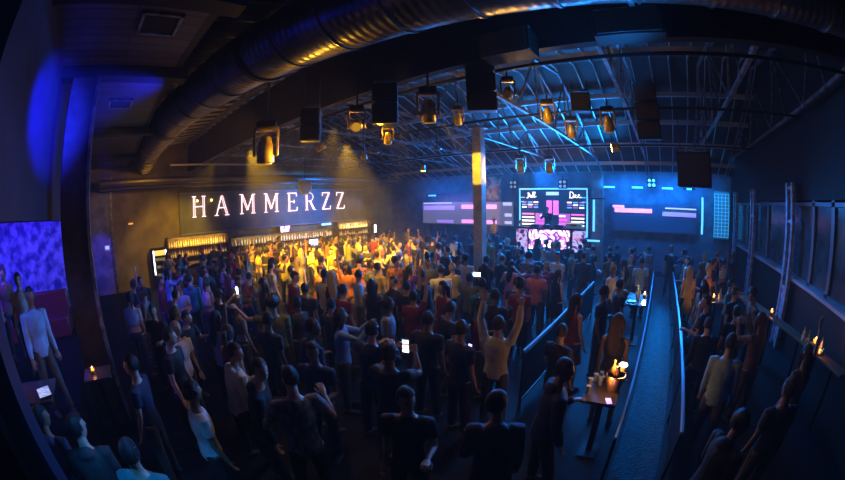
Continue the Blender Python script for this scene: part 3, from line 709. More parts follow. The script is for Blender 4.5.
def make_person(P):
    """returns dict of shared meshes for one pose"""
    J = skeleton(P); f = P.get('fem', False); sp = J['sp']; seat = P.get('seat', False)
    body = MB(); fing = MB()
    top = 1. if not f else .93; 
    tz = [(-.06,.12,.09),(.02,.155*(1.04 if f else 1),.11),(.10,.145 if not f else .138,.10),(.20,.135*top if not f else .115,.09),(.33,.158*top,.108),(.43,.172*top,.10),(.49,.15*top,.08),(.53,.085,.06),(.565,.055,.055),(.62,.052,.055)]
    body.tube([sp(h) for h,_,_ in tz], [(a,b) for _,a,b in tz], 16, side=(1,0,0))
    hc = J['headc']; yaw, nod = R(P.get('yaw',0)), R(P.get('nod',0))
    HM = Matrix.Rotation(yaw,3,'Z') @ Matrix.Rotation(nod,3,'X')
    H = lambda x,y,z: hc + HM @ V(x,y,z)
    body.ell(hc, (.074,.094,.112), M=HM, n=16, m=12); body.ell(H(0,.028,-.055), (.052,.06,.058), M=HM)
    body.tube([H(0,.085,.022),H(0,.104,-.018),H(0,.088,-.028)], [.009,.014,.010], 8)
    body.ell(H(0,.080,-.058), (.022,.014,.010), M=HM)
    for s in (-1,1): body.ell(H(s*.076,-.005,-.008), (.009,.018,.030), M=HM, n=8, m=6)
    body.tube([sp(.60), H(0,-.01,-.05)], [.052,.05], 12)
    for k, s in (('L',-1),('R',1)):
        sh, el, wr, d = J['sh'+k], J['el'+k], J['wr'+k], J['hd'+k]
        q = .88 if f else 1
        body.tube([sh - (el-sh)*.02 + V(-s*.05,0,.0), sh, sh.lerp(el,.5), el, el.lerp(wr,.35), wr], [.05*q,.056*q,.046*q,.038*q,.037*q,.024*q], 10)
        d_, x, n = hand(fing, wr, d, s, P.get('curl',.5), P.get('hold',False))
        palm = [wr - d_*.01, wr + d_*.03, wr + d_*.07, wr + d_*.095]
        fing.tube(palm, [(.022,.017),(.036,.016),(.040,.014),(.036,.010)], 10, side=x)
        hp, kn, an = J['hp'+k], J['kn'+k], J['an'+k]
        body.tube([hp + V(0,0,.03), hp.lerp(kn,.4), kn, kn.lerp(an,.35), an], [.092,.078,.055,.056,.038], 12)
        body.tube([an + V(0,-.03,-.035), an + V(0,.05,-.045), an + V(s*.01,.14,-.055)], [(.036,.034),(.04,.03),(.038,.02)], 8, side=(1,0,0))
    out = {'body': remesh(body, 'body', .0125, .42, 3, fing)}
    # top garment
    g = MB(); kind = P.get('top','tee'); I = .016 if kind != 'hoodie' else .028
    lo = -.06 if kind != 'dress' else -.10
    rings = [(h,a+I,b+I) for h,a,b in tz if h >= lo and h <= .50] + [(.525,.10,.075)]
    if kind == 'crop': rings = [q for q in rings if q[0] >= .2]
    if kind not in ('dress',): rings = [(rings[0][0]-.0, rings[0][1]+.012, rings[0][2]+.012)] + rings[1:]
    g.tube([sp(h) for h,_,_ in rings], [(a,b) for _,a,b in rings], 16, side=(1,0,0))
    if kind == 'dress': g.tube([sp(0), V(0,.0,J['hipz']-.15), V(0,.01,J['hipz']-.36)], [(.165,.125),(.19,.15),(.23,.18)], 16, side=(1,0,0))
    if kind == 'hoodie': g.ell(sp(.53)+V(0,-.07,.0), (.10,.07,.06)); 
    for k, s in (('L',-1),('R',1)):
        sh, el, wr = J['sh'+k], J['el'+k], J['wr'+k]; q = .88 if f else 1
        if kind in ('tee','print','polo'):
            g.tube([sh + V(-s*.06,0,0), sh, sh.lerp(el,.62)], [.060*q,.072*q,.064*q], 10)
        elif kind in ('shirt','hoodie','jacket'):
            e = .008 if kind != 'shirt' else 0
            g.tube([sh + V(-s*.06,0,0), sh, sh.lerp(el,.5), el, el.lerp(wr,.5), wr], [.060*q,.070*q+e,.060*q+e,.052+e,.050+e,.036+e], 10)
        else: g.tube([sh + V(-s*.07,0,0), sh + V(-s*.01,0,.0)], [.055*q,.052*q], 8)
    if kind in ('shirt','polo','jacket'): g.tube([sp(.52),sp(.555)], [(.075,.07),(.068,.066)], 12, side=(1,0,0))
    out['shirt'] = remesh(g, 'shirt', .015, .4, 3)
    # legs garment
    if kind != 'dress' or True:
        g = MB(); g.tube([V(0,0,J['hipz']-.07), V(0,0,J['hipz']+.0), sp(.08)], [(.13,.105),(.168,.124),(.155,.112)], 14, side=(1,0,0))
        L = P.get('legs','long')
        for k in 'LR':
            hp, kn, an = J['hp'+k], J['kn'+k], J['an'+k]
            if L == 'long': g.tube([hp+V(0,0,.02), hp.lerp(kn,.4), kn, kn.lerp(an,.4), an+V(0,0,.02)], [.102,.09,.070,.068,.060], 12)
            else: g.tube([hp+V(0,0,.02), hp.lerp(kn,.4), hp.lerp(kn,.85)], [.102,.092,.080], 12)
        out['trousers'] = remesh(g, 'trousers', .016, .35, 2)
    for k, s in (('L',-1),('R',1)):
        an = J['an'+k]; g = MB()
        g.tube([an+V(0,-.075,-.05), an+V(0,-.05,-.035), an+V(0,.03,-.035), an+V(0,.10,-.048), an+V(0,.165,-.060), an+V(0,.185,-.066)], [(.022,.02),(.042,.045),(.045,.044),(.048,.034),(.044,.022),(.02,.012)], 10, side=(1,0,0))
        out['shoe'+k] = g.mesh('shoe')
    # hair
    g = MB(); hr = P.get('hair','short')
    def cap(rx, ry, rz, low, c=(0,-.008,.008), face=.2):
        m = MB(); m.ell((0,0,0), (rx,ry,rz), n=20, m=14); keep = []
        for fc in m.f:
            ct = sum((V(*m.v[i]) for i in fc), V(0,0,0))/len(fc)
            if ct.z < low*rz: continue
            if ct.y > ry*.35 and ct.z < rz*.42: continue
            if ct.y > -ry*.05 and ct.z < -rz*.25: continue
            keep.append(fc)
        m.f = keep; m.m = [0]*len(keep)
        ins = [tuple(V(*v)*.86) for v in m.v]; n0 = len(m.v)
        return m, n0
    def add_cap(rx, ry, rz, low):
        m, n0 = cap(rx, ry, rz, low)
        vs = [H(v[0], v[1]-.010, v[2]+.010) for v in m.v]; g.add(vs, m.f)
    if hr == 'short': add_cap(.084,.103,.118,-.45)
    elif hr == 'buzz': add_cap(.079,.099,.115,-.35)
    elif hr in ('long','pony','bun'):
        add_cap(.088,.106,.122,-.6)
        if hr == 'long':
            g.tube([H(0,-.045,.05), H(0,-.085,-.02), H(0,-.085,-.12), sp(.44)+V(0,-.13,0), sp(.30)+V(0,-.135,0)], [(.07,.05),(.086,.05),(.088,.042),(.085,.034),(.05,.016)], 12, side=(1,0,0))
            for s in (-1,1): g.tube([H(s*.06,.02,.06), H(s*.083,.02,-.02), H(s*.080,.01,-.12), H(s*.085,-.01,-.2)], [(.02,.03),(.018,.036),(.022,.032),(.012,.012)], 8)
        elif hr == 'pony': g.tube([H(0,-.09,.06), H(0,-.15,.05), H(0,-.17,-.06), H(0,-.15,-.2)], [.025,.036,.034,.008], 8)
        else: g.ell(H(0,-.06,.12), (.045,.045,.042), M=HM)
    elif hr == 'afro':
        g.ell(H(0,-.03,.055), (.125,.115,.115), M=HM, n=18, m=12)
    out['hair'] = g.mesh('hair', True)
    if hr == 'short' or hr == 'buzz' or hr in ('long','pony','bun'):
        pass
    e = MB(); 
    for s in (-1,1):
        e = MB(); e.ell(H(s*.030,.082,.008), (.013,.008,.008), M=HM, n=8, m=6); out['eye'+('L' if s<0 else 'R')] = e.mesh('eye')
    e = MB(); e.ell(H(0,.092,-.056), (.021,.006,.007), M=HM, n=8, m=6); out['lips'] = e.mesh('lips')
    out['J'] = J
    return out

ARMS = {
 'down': (((.12,.05,-1),(.10,.35,-1)), ((.12,.05,-1),(.10,.35,-1))),
 'right arm raised': (((.15,.0,-1),(.05,.5,-.9)), ((.25,.1,1),(.0,.1,1))),
 'both arms raised': (((.3,.15,1),(-.1,.2,1)), ((.35,.1,1),(.05,.05,1))),
 'hands held up in front': (((.15,.8,-.25),(-.45,.7,.75)), ((.15,.8,-.25),(-.45,.7,.75))),
 'elbows bent dancing': (((.5,.1,-.8),(-.2,.9,.35)), ((.55,-.1,-.75),(-.1,.8,.7))),
 'one forearm raised': (((.2,.05,-1),(-.1,.9,.1)), ((.12,.0,-1),(.05,.3,-1))),
 'hands clapping': (((.25,.55,-.6),(-.62,.6,.5)), ((.25,.55,-.6),(-.62,.6,.5))),
 'left arm out': (((.9,.2,.05),(.6,.5,.6)), ((.15,.05,-1),(.0,.5,-.9))),
}
PROTO_DEFS = []
def PD(pose, **k): k['armL'], k['armR'] = ARMS[pose]; k['pose'] = pose; PROTO_DEFS.append(k)
PD('down', hair='short', top='tee', yaw=12)
PD('down', hair='long', top='dress', fem=True, legs='short', yaw=-20)
PD('down', hair='buzz', top='shirt', yaw=-15, stepL=1)
PD('down', hair='pony', top='crop', fem=True, yaw=30)
PD('right arm raised', hair='short', top='tee', nod=8)
PD('right arm raised', hair='long', top='tee', fem=True, yaw=-10)
PD('both arms raised', hair='short', top='shirt', nod=10)
PD('both arms raised', hair='bun', top='crop', fem=True, legs='short')
PD('hands held up in front', hair='short', top='tee', hold=True, nod=4)
PD('hands held up in front', hair='long', top='shirt', fem=True, hold=True)
PD('elbows bent dancing', hair='buzz', top='print', lean=12, bend=1, yaw=20)
PD('elbows bent dancing', hair='long', top='dress', fem=True, legs='short', lean=6, bend=1)
PD('one forearm raised', hair='short', top='polo', yaw=35, hold=True)
PD('one forearm raised', hair='bun', top='tee', fem=True, yaw=-35, hold=True)
PD('hands clapping', hair='short', top='jacket', lean=5)
PD('left arm out', hair='afro', top='tee', yaw=-25)
PD('one forearm raised', hair='short', top='hoodie', yaw=-50, lean=8, stepR=1)
PD('down', hair='afro', top='print', lean=10, yaw=40)
PD('one forearm raised', hair='short', top='shirt', seat=True, lean=8, yaw=20)
PD('down', hair='long', top='tee', fem=True, seat=True, lean=5, yaw=-30)
PROTOS = [None]*len(PROTO_DEFS)
PEOPLE = []
def person(pi, loc, rz, skin, hair, shirt, trou, label, group=None, scale=1., face=False, printed=False, cat='person'):
    if PROTOS[pi] is None: PROTOS[pi] = make_person(PROTO_DEFS[pi])
    me = PROTOS[pi]
    t = thing('person', label, cat, loc, rz, group); t.scale = (scale,)*3
    def part(nm, mesh, m, c, par=t):
        o = mk(nm, mesh, m, par); o.color = (*c, 1); return o
    if not me['shirt'].materials: pass
    b = part('body', me['body'], M_skin, skin)
    part('hair', me['hair'], M_hair, hair)
    s_ = part('shirt' if PROTO_DEFS[pi]['top'] != 'dress' else 'dress', me['shirt'], M_print if PROTO_DEFS[pi]['top']=='print' else M_cloth, shirt)
    part('trousers' if PROTO_DEFS[pi].get('legs','long') == 'long' else 'shorts', me['trousers'], M_cloth, trou)
    part('shoe', me['shoeL'], M_cloth, (.05,.05,.05)); part('shoe', me['shoeR'], M_cloth, (.05,.05,.05))
    if face:
        part('eye', me['eyeL'], M_eye, (0,0,0)); part('eye', me['eyeR'], M_eye, (0,0,0)); part('lips', me['lips'], M_lip, (0,0,0))
    PEOPLE.append((loc[0], loc[1])); return t
def world_hand(pi, loc, rz, k='R', fwd=.06, scale=1.):
    J = PROTOS[pi]['J']; p = (J['wr'+k] + J['hd'+k]*fwd)*scale
    return Matrix.Rotation(rz,3,'Z') @ p + Vector(loc)

SK = [(.42,.25,.16),(.30,.17,.10),(.52,.34,.24),(.22,.12,.07),(.60,.42,.32)]
BLK=(.012,.010,.010); BRN=(.05,.025,.012); DKB=(.02,.012,.01); BLD=(.42,.30,.14)
SHC = {'black':(.012,.012,.014),'charcoal':(.035,.035,.04),'navy':(.02,.03,.08),'white':(.65,.65,.63),'cream':(.62,.56,.42),'mustard':(.62,.42,.06),'olive':(.14,.15,.05),
       'maroon':(.2,.02,.03),'red':(.55,.03,.03),'grey':(.22,.22,.23),'teal':(.03,.2,.22),'pink':(.6,.2,.3),'yellow':(.72,.6,.1),'brown':(.15,.08,.04),'sky blue':(.25,.42,.65),'orange':(.6,.2,.04),'purple':(.3,.05,.4)}
TRC = [(.012,.012,.015),(.03,.035,.06),(.04,.04,.04),(.08,.07,.06)]
STAGE_T = (-5.6,17.0)
def face_to(x, y, tx, ty): return math.atan2(-(tx-x), ty-y)

# hand-placed people: (x, y, z, proto, facing(deg from +Y, ccw) or None=stage, shirt, hair, label, kwargs)
HER = [
 # booth room on the left
 (-4.95,-1.45,.8, 2, -60, 'sky blue', BLK, 'person in a pale blue shirt standing at the table of the violet booth', {}),
 (-6.6,-2.15,.8, 0, -90, 'white', BLK, 'person in a cyan-lit white tee behind the pale blue shirted person in the booth', {}),
 (-7.6,-2.9,.8, 13, -60, 'brown', BRN, 'person with hair in a bun at the far left edge of the booth room', {}),
 (-3.15,-1.30,.0, 16, 70, 'navy', BLK, 'person in a navy hoodie leaning by the booth rail, lower left corner', {}),
 (-2.75,-.78,.0, 16, 85, 'charcoal', BLK, 'person with dark short hair in a charcoal hoodie left of the turquoise top', {}),
 (-2.35,-.30,.0, 0, 60, 'teal', BLK, 'person in a bright turquoise top cut by the bottom left edge', {}),
 # dance floor highlights
 (-8.9,2.45,.0, 2, 0, 'white', BLK, 'person in a violet-lit white shirt at the left edge of the crowd', {}),
 (-7.9,2.2,.0, 3, 20, 'white', BLK, 'person in a short white top glowing violet near the left pillar', {}),
 (-9.9,1.6,.0, 9, -10, 'sky blue', DKB, 'person in a pale blue shirt with long hair nearest the ochre wall', {}),
 (-3.75,1.15,.0, 16, 0, 'cream', BLK, 'person seen from behind in a pale hoodie with a dark strap', {}),
 (-11.9,4.4,.0, 0, 20, 'red', (.5,.02,.03), 'person with a red head wrap and red tee below the first sign letter', {}),
 (-10.1,5.6,.0, 4, 40, 'yellow', BLK, 'person in a bright yellow tee, one arm raised, below letter A of the sign', {}),
 (-9.6,6.6,.0, 9, 90, 'yellow', BRN, 'person in a glowing yellow shirt facing the bar below the sign middle', {}),
 (-8.6,5.2,.0, 1, 30, 'cream', BLD, 'person with long blond hair and cream dress left of the crowd centre', {}),
 (-7.3,6.4,.0, 17, 60, 'orange', BLK, 'person in an orange printed top with a big round haircut', {}),
 (-6.1,5.9,.0, 0, 0, 'mustard', BLK, 'person with short hair in a mustard tee seen from behind', {}),
 (-5.35,6.2,.0, 5, -20, 'purple', BLK, 'person with long hair in a vivid purple tee amid the crowd', {}),
 (-6.35,8.2,.0, 7, 0, 'yellow', BLK, 'person in a yellow crop top, both arms raised, left of the iron column', {}),
 (-4.8,7.2,.0, 13, 50, 'mustard', BLD, 'person with a blond bun in a mustard tee left of the iron column', {}),
 (-3.9,6.5,.0, 8, 10, 'olive', BLK, 'person in an olive tee holding up a white lit phone', {}),
 (-3.7,8.2,.0, 11, 0, 'pink', BLK, 'person in a dusty pink dress right of the iron column', {}),
 (-2.75,7.6,.0, 0, 0, 'pink', BLK, 'person in a pink tee by the pale floor rail', {}),
 (-1.95,4.0,.0, 6, 10, 'cream', DKB, 'person in a crumpled cream shirt with both arms up, before the floor rail', {}),
 (-6.85,2.15,.0, 8, 10, 'charcoal', BLK, 'person holding a phone whose lamp shines bright white', {}),
 (-2.42,2.45,.0, 8, 20, 'charcoal', BLK, 'person holding up a phone with a white and red lit screen', {}),
 (-2.85,3.65,.0, 12, 10, 'charcoal', BLK, 'person in a charcoal polo holding the left of two violet lit phones', {}),
 (-2.25,3.55,.0, 12, -15, 'navy', BLK, 'person in a navy polo holding the right of two violet lit phones', {}),
 (-2.65,5.25,.0, 12, 5, 'black', BLK, 'person in a black polo holding a magenta glowing phone', {}),
 (-1.75,1.95,.0, 12, -150, 'black', BLK, 'person turned to the camera in a black polo, bottom centre', {'face':True}),
 (-2.55,1.35,.0, 10, 70, 'grey', BLK, 'person in a speckled grey top bending arms, bottom left of centre', {}),
 (-1.0,2.15,.0, 16, 30, 'navy', BLK, 'person in a navy hoodie bottom centre, right of the camera-facing person', {}),
 (-.85,3.0,.0, 16, -60, 'navy', BLK, 'person in a navy hoodie beside the glowing ice bucket', {}),
 # table side, right of the rail
 (-.95,6.3,.0, 12, -100, 'black', BLK, 'person in a black polo at the candle table, drink in hand', {}),
 (-1.1,8.6,.0, 13, -120, 'cream', BLD, 'person with fair bun and cream tee at the candle table', {'face':True}),
 (-.75,7.2,.0, 0, -60, 'black', BLK, 'person in a black tee leaning over the candle table', {}),
 (-1.3,5.6,.0, 1, -40, 'maroon', BLK, 'person in a maroon dress in front of the candle table', {}),
 # right of the aisle
 (.98,9.4,.0, 1, 10, 'mustard', BLD, 'person with long golden hair just right of the aisle end', {}),
 (1.55,9.6,.0, 13, 70, 'orange', BLD, 'person in an orange top beside the golden-haired person', {}),
 (1.15,4.2,.0, 2, -20, 'sky blue', BLK, 'person in a slate blue shirt standing right of the aisle', {}),
 (1.05,6.2,.0, 12, 60, 'navy', BLK, 'person in a navy polo right of the aisle, holding a drink', {}),
 (1.9,5.2,.0, 9, 30, 'brown', BRN, 'person with long brown hair between aisle and right table ledge', {}),
 (2.35,7.0,.0, 17, 100, 'grey', BLK, 'person with a round haircut near the first ladder post', {}),
 (.95,2.55,.0, 16, -60, 'black', BLK, 'person in a black hoodie at the near right of the aisle', {}),
 (1.75,3.15,.0, 0, 10, 'charcoal', BLK, 'person in a charcoal tee in the dark lower right', {}),
 (2.4,4.1,.0, 5, 20, 'brown', BRN, 'person with long hair and raised arm before the lower right candles', {}),
 # stage
 (-5.6,16.9,1.2, 14, 180, 'black', BLK, 'performer in a black jacket behind the DJ desk', {'face':True}),
 (-9.15,16.3,.6, 0, 180, 'charcoal', BLK, 'person in a charcoal tee on stage beside the iron column', {'face':True}),
 (-8.25,16.2,.6, 3, 170, 'mustard', BLD, 'blond person in a mustard top on stage left of the DJ booth', {'face':True}),
 (-7.0,16.75,.6, 12, 190, 'black', BLK, 'person in a black polo on stage by the screen edge', {'face':True}),
 # bar staff
 (-16.1,5.1,.0, 12, -90, 'black', BLK, 'bar worker in a black polo before the left bottle shelf', {'face':True}),
 (-16.1,8.7,.0, 3, -90, 'black', DKB, 'bar worker with a ponytail before the middle bottle shelf', {'face':True}),
 (-16.1,11.6,.0, 0, -90, 'black', BLK, 'bar worker in a black tee near the till screen', {'face':True}),
]
HREF = {}
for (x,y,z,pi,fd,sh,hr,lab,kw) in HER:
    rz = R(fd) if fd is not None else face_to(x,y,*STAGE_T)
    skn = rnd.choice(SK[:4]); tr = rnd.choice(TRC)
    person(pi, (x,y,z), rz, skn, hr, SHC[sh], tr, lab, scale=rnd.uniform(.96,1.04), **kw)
    HREF[lab] = (pi,(x,y,z),rz)

# the crowd: every person an object of its own, placed on a jittered grid
MARKS = [(-20,118,'beside the left pillar'),(118,148,'before the ochre wall'),(148,168,'below the drinks fridge'),(168,190,'below the left bottle shelf'),(190,208,'below sign letter H'),(208,232,'below sign letter A'),(232,258,"below the sign's first M"),
         (258,280,"below the sign's second M"),(280,302,'below sign letter E'),(302,318,'below sign letter R'),(318,345,'below the double Z'),(345,370,'below the right bottle shelf'),(370,400,'below the dark corner'),
         (400,424,'below the thin yellow beam'),(424,450,'below the purple bars'),(450,473,'left beside the iron column'),(473,490,'at the iron column'),(490,515,'below the tan banner'),(515,540,"below the screen's left half"),(540,566,'below the performer'),
         (566,592,"below the screen's right half"),(592,612,'below the screen-side neon tube'),(612,640,'below the right pink bar'),(640,672,'towards the aisle end'),(672,705,'below the right neon tube'),(705,735,'below the brick grid'),(735,770,'below the far windows'),(770,1000,'below the near windows')]
HN = {'short':'short hair','long':'long hair','buzz':'cropped hair','pony':'ponytail','bun':'hair bun','afro':'round hair'}
TN = {'tee':'tee','dress':'dress','shirt':'shirt','crop':'crop top','print':'print top','polo':'polo','jacket':'jacket','hoodie':'hoodie'}
cands = []
def okp(x, y, md):
    if any((x-a)**2+(y-b)**2 < md*md for a,b in PEOPLE): return False
    if (x+5.35)**2+(y-9.55)**2 < .3: return False
    return True
gx = -14.3
row = 0
while gx < 3.4:
    gy = (-.35 if -10.5 < gx < -2.2 else 1.6) + (row % 2)*.4
    while gy < 16.6:
        x, y = gx + rnd.uniform(-.2,.2), gy + rnd.uniform(-.2,.2)
        gy += .78
        if y > 14.7 and -14.3 < x < -3.0: continue
        if y > 13.8 and x > -3.0 : continue
        if x > -3.0 and y > 12.5 and x < -.2: pass
        if -2.15 < x < -1.35 and y < 10.2: continue
        if -.35 < x < .95 and y < 13: continue
        if x*x+y*y < 2.3**2: continue
        if x > -1.35 and x < -.35 and not (y > 9.6 or y < 2.5 or 4.2<y<5): continue
        if x > .9 and (y < 2.2 or x > 3.2): continue
        if x > 1.9 and y < 6.3: continue
        if y < .9 and x < -5.2 and y < .12*(-x)-.75: continue
        if (x+5.6)**2+(y+.64)**2 < .5 or (x+4.35)**2+(y+.55)**2 < .4: continue
        if math.hypot(x,y) > 11 and rnd.random() < .20: continue
        if 4.2 < y < 9.7 and x > 2.62+(9.3-y)*.234-.5: continue
        if (x-1.75)**2+(y-9)**2 < .45 or (x-2.6)**2+(y-9.9)**2 < .45: continue
        if y < 1.9 and x < -12: continue
        if not okp(x, y, .56): continue
        PEOPLE.append((x,y)); cands.append((x,y))
    gx += .70; row += 1
rnd.shuffle(cands)
print('cands', len(cands))
buck = {}
for (x,y) in cands:
    u, v = proj((x,y,1.55)); 
    for i,(a,b,nm) in enumerate(MARKS):
        if a <= u < b: buck.setdefault(i, []).append((math.hypot(x,y), x, y)); break
warm = ['yellow','mustard','cream','white','grey','olive','black','black','maroon','brown','orange','charcoal','navy']  # bar crowd shirts, their yellows also standing in for the yellow light
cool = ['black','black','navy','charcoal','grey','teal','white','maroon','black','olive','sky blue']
PW = [0,0,0,1,1,2,2,3,3,0,4,5,12,7,9,10,11,12,12,13,13,14,15,16,16,17,0,2,12,16]
NP = 0
for i in sorted(buck):
    L = sorted(buck[i], reverse=True)
    for r_, (dd, x, y) in enumerate(L):
        pi = rnd.choice(PW); D = PROTO_DEFS[pi]
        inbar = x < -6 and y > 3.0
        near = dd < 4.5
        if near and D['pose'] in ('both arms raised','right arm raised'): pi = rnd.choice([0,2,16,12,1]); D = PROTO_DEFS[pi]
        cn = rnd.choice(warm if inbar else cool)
        rz = face_to(x,y,*STAGE_T) + R(rnd.gauss(0,35))
        fc = False
        if rnd.random() < .22: rz += math.pi*rnd.uniform(.6,1.4)
        fc = math.cos(rz - face_to(x,y,0,0)) > .2 and dd < 12
        hcn = rnd.choice([BLK,BLK,DKB,BRN,BLD if rnd.random()<.4 else BLK])
        pose = '' if D['pose'] == 'down' else ', ' + D['pose']
        lab = 'person in %s %s, %s%s, %s from the back %s' % (cn, TN[D['top']], HN[D['hair']], pose, ordinal(r_), MARKS[i][2])
        if len(lab.replace('-',' ').split()) > 16: lab = 'person in %s %s, %s, %s from the back %s' % (cn, TN[D['top']], HN[D['hair']], ordinal(r_), MARKS[i][2])
        if len(lab.replace('-',' ').split()) > 16: lab = 'person in %s %s, %s from the back %s' % (cn, TN[D['top']], ordinal(r_), MARKS[i][2])
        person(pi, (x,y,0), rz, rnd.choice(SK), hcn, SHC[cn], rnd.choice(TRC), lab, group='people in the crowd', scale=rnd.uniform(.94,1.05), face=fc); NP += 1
print('crowd', NP, 'heroes', len(HER))

# ------------------------------------------------------------------ things held: phones and glasses
def phone(p, rz, label, m, tilt=0, big=1.):
    t = thing('phone', label, 'phone', p, rz); t.rotation_euler = (R(tilt),0,rz)
    MB().box((0,0,0),(.075*big,.010,.15*big)).build('casing', M_black, t, bevel=.003)
    MB().box((0,-.006,0),(.066*big,.002,.136*big)).build('display', m, t)
    return t
def hero(s): 
    for k in HREF:
        if s in k: return HREF[k]
def between(s):
    pi, loc, rz = hero(s); a = world_hand(pi,loc,rz,'R',.09); b = world_hand(pi,loc,rz,'L',.09); return (a+b)/2, rz
p, rz = between('white lit phone'); phone(p+Vector((0,0,.03)), rz, 'phone with a white-blue lit screen held up before the iron column', glow('screen_white', (.6,.75,1.), 9), big=1.3).rotation_euler = (0,R(90),rz)
p, rz = between('lamp shines'); t = phone(p+Vector((0,0,.03)), rz, 'phone with its lamp shining bright white in the left crowd', MATS['screen_white'])
MB().ell((0,-.02,.05),(.022,.01,.022)).build('lamp', glow('torch', (1.,.95,1.), 260), t)
p, rz = between('white and red'); t = phone(p+Vector((0,0,.03)), rz, 'phone with white blocks and a red stripe on its screen', glow('screen_dim', (.2,.2,.25), .5), big=1.3)
for k,(z,m) in enumerate(((.055,'screen_white'),(-.01,'screen_white'),(-.06,'screen_white'))): MB().box((0,-.010,z),(.07,.003,.03)).build('lit_block', MATS[m], t)
MB().box((0,-.010,.025),(.07,.003,.012)).build('red_stripe', glow('red_stripe', (1.,.1,.08), 3), t)
for key, lab, m in (('magenta glowing', 'phone glowing magenta held in the dark crowd', glow('screen_magenta', (1.,.1,1.), 8)),
                    ('left of two violet', 'phone with violet-white light, left one of the pair', glow('screen_violet', (.6,.4,1.), 2.5)),
                    ('right of two violet', 'phone with violet-white light, right one of the pair', MATS['screen_violet'] if 'screen_violet' in MATS else None)):
    pi, loc, rz = hero(key); p = world_hand(pi, loc, rz, 'L', .10)
    phone(p + Vector((0,0,.06)), rz, lab, m or MATS['screen_violet'], tilt=-20)
GB = {}
def glass_mesh():
    if 'g' not in GB: GB['g'] = MB().lathe([(0,0),(.028,0),(.034,.11),(.031,.11),(.026,.008),(0,.008)], 10).mesh('tumbler')
    return GB['g']
def tumbler(p, label, group=None, m=None):
    o = mk('glass', glass_mesh(), m or mat('tumbler_glass', (.7,.8,.85), .06, spec=.9, trans=.7), None, p); tag(o, label, 'glass', group); return o

# ------------------------------------------------------------------ tables, ledges, rails, buckets
def ptable(x, y, z, w, d_, h, label, rz=0):
    t = thing('table', label, 'table', (x,y,z), rz)
    MB().box((0,0,h-.02),(w,d_,.04)).build('tabletop', mat('dark_tabletop', (.05,.045,.05), .25), t, bevel=.006)
    MB().box((0,0,(h-.04)/2+.02),(.08,.08,h-.08)).build('leg', M_blackm, t); MB().box((0,0,.015),(w*.6,d_*.6,.03)).build('foot_plate', M_blackm, t)
    return t
def candle(x, y, z, label, s=1., pw=6, col=(1.,.42,.1)):
    t = thing('candle_jar', label, 'candle', (x,y,z)); t.scale = (s,)*3
    MB().lathe([(0,0),(.035,0),(.04,.09),(.036,.09),(.031,.006),(0,.006)], 12).build('jar', mat('jar_glass', (.9,.6,.3), .1, trans=.8), t)
    MB().lathe([(0,.008),(.028,.008),(.028,.05),(0,.05)], 10).build('wax', mat('wax', (.8,.6,.4), .5), t)
    MB().lathe([(0,.05),(.012,.06),(.009,.09),(.0,.115)], 8).build('flame', M_flame, t)
    light('POINT', (x,y,z+.14), pw, col, .03, name='candle_light'); return t
def bottle_at(x, y, z, k, label, s=1.):
    root, parts = BP[k]; return dup(parts, root, (x,y,z), 0, label, None, scale=s)
def bucket(x, y, z, label, lit=True):
    t = thing('ice_bucket', label, 'ice bucket', (x,y,z))
    MB().lathe([(0,0),(.09,0),(.125,.22),(.130,.22),(.130,.235),(.118,.235),(.085,.01),(0,.01)], 18).build('pail', mat('copper_pail', (.7,.4,.2), .25, .8), t)
    for s in (-1,1): MB().tube([(s*.122,-.03,.19),(s*.15,-.02,.17),(s*.15,.02,.17),(s*.122,.03,.19)], .007, 6).build('handle', M_steel, t)
    ic = MB()
    for i in range(14): a=rnd.uniform(0,6.28); q=rnd.uniform(0,.085); ic.box((q*math.cos(a),q*math.sin(a),.19+rnd.uniform(-.02,.02)),(.035,.035,.035),M=Matrix.Rotation(rnd.uniform(0,3),3,(1,rnd.random(),.3)))
    o = ic.build('ice', mat('ice', (.9,.8,.7), .1, spec=.8), t); o['kind'] = 'stuff'
    return t
# candle table and bucket table beside the aisle
ptable(-.40,8.35,0,.5,1.1,1.05,'high table with candle and bottles at the far end of the aisle')
candle(-.22,8.55,1.05,'candle glowing white on the far aisle table', 1.2, 12, (1.,.6,.3))
bottle_at(-.42,8.6,1.05,1,'green glass bottle on the far aisle table behind the candle')
bottle_at(-.36,8.3,1.05,2,'clear glass bottle on the far aisle table')
t = thing('lit_drinks_tray', 'small cyan glowing drinks tray on the far aisle table', 'tray', (-.5,8.05,1.05))
MB().lathe([(0,0),(.12,0),(.13,.02),(.12,.02),(0,.012)], 16).build('dish', M_steel, t); MB().lathe([(0,.013),(.1,.013),(.1,.02),(0,.02)], 16).build('light_disc', glow('tray_cyan', (.1,.7,1.), 3), t)
ptable(-.42,3.98,0,.44,.62,.98,'high table holding the glowing ice bucket beside the aisle')
bucket(-.30,4.02,.98,'copper ice bucket lit orange on the near aisle table')
t = thing('lit_ring', 'round white glowing bottle light in the copper ice bucket', 'light', (-.24,4.13,1.30))
MB().tube([(.045*math.cos(a),.045*math.sin(a),0) for a in [i*math.pi/8 for i in range(17)]], .012, 6).build('ring', glow('ring_warm', (1.,.72,.35), 22), t); MB().tube([(0,0,-.20),(0,0,-.02)], .03, 8).build('stem', mat('ring_stem', (.8,.5,.2), .3), t)
light('POINT', (-.3,3.98,1.38), 7, (1,.45,.12), .04)
light('POINT', (-.36,3.86,1.18), 3, (1,.4,.08), .03)
bottle_at(-.35,4.06,1.08,0,'amber bottle standing in the copper ice bucket')
bottle_at(-.30,3.97,1.09,3,'brown bottle standing in the copper ice bucket')
for i,(x,y) in enumerate(((-.58,4.2),(-.62,4.05),(-.52,4.28),(-.6,3.85),(-.5,4.12))): tumbler((x,y,.98), 'clear tumbler on the near aisle table left of the ice bucket', 'tumblers on the near aisle table')
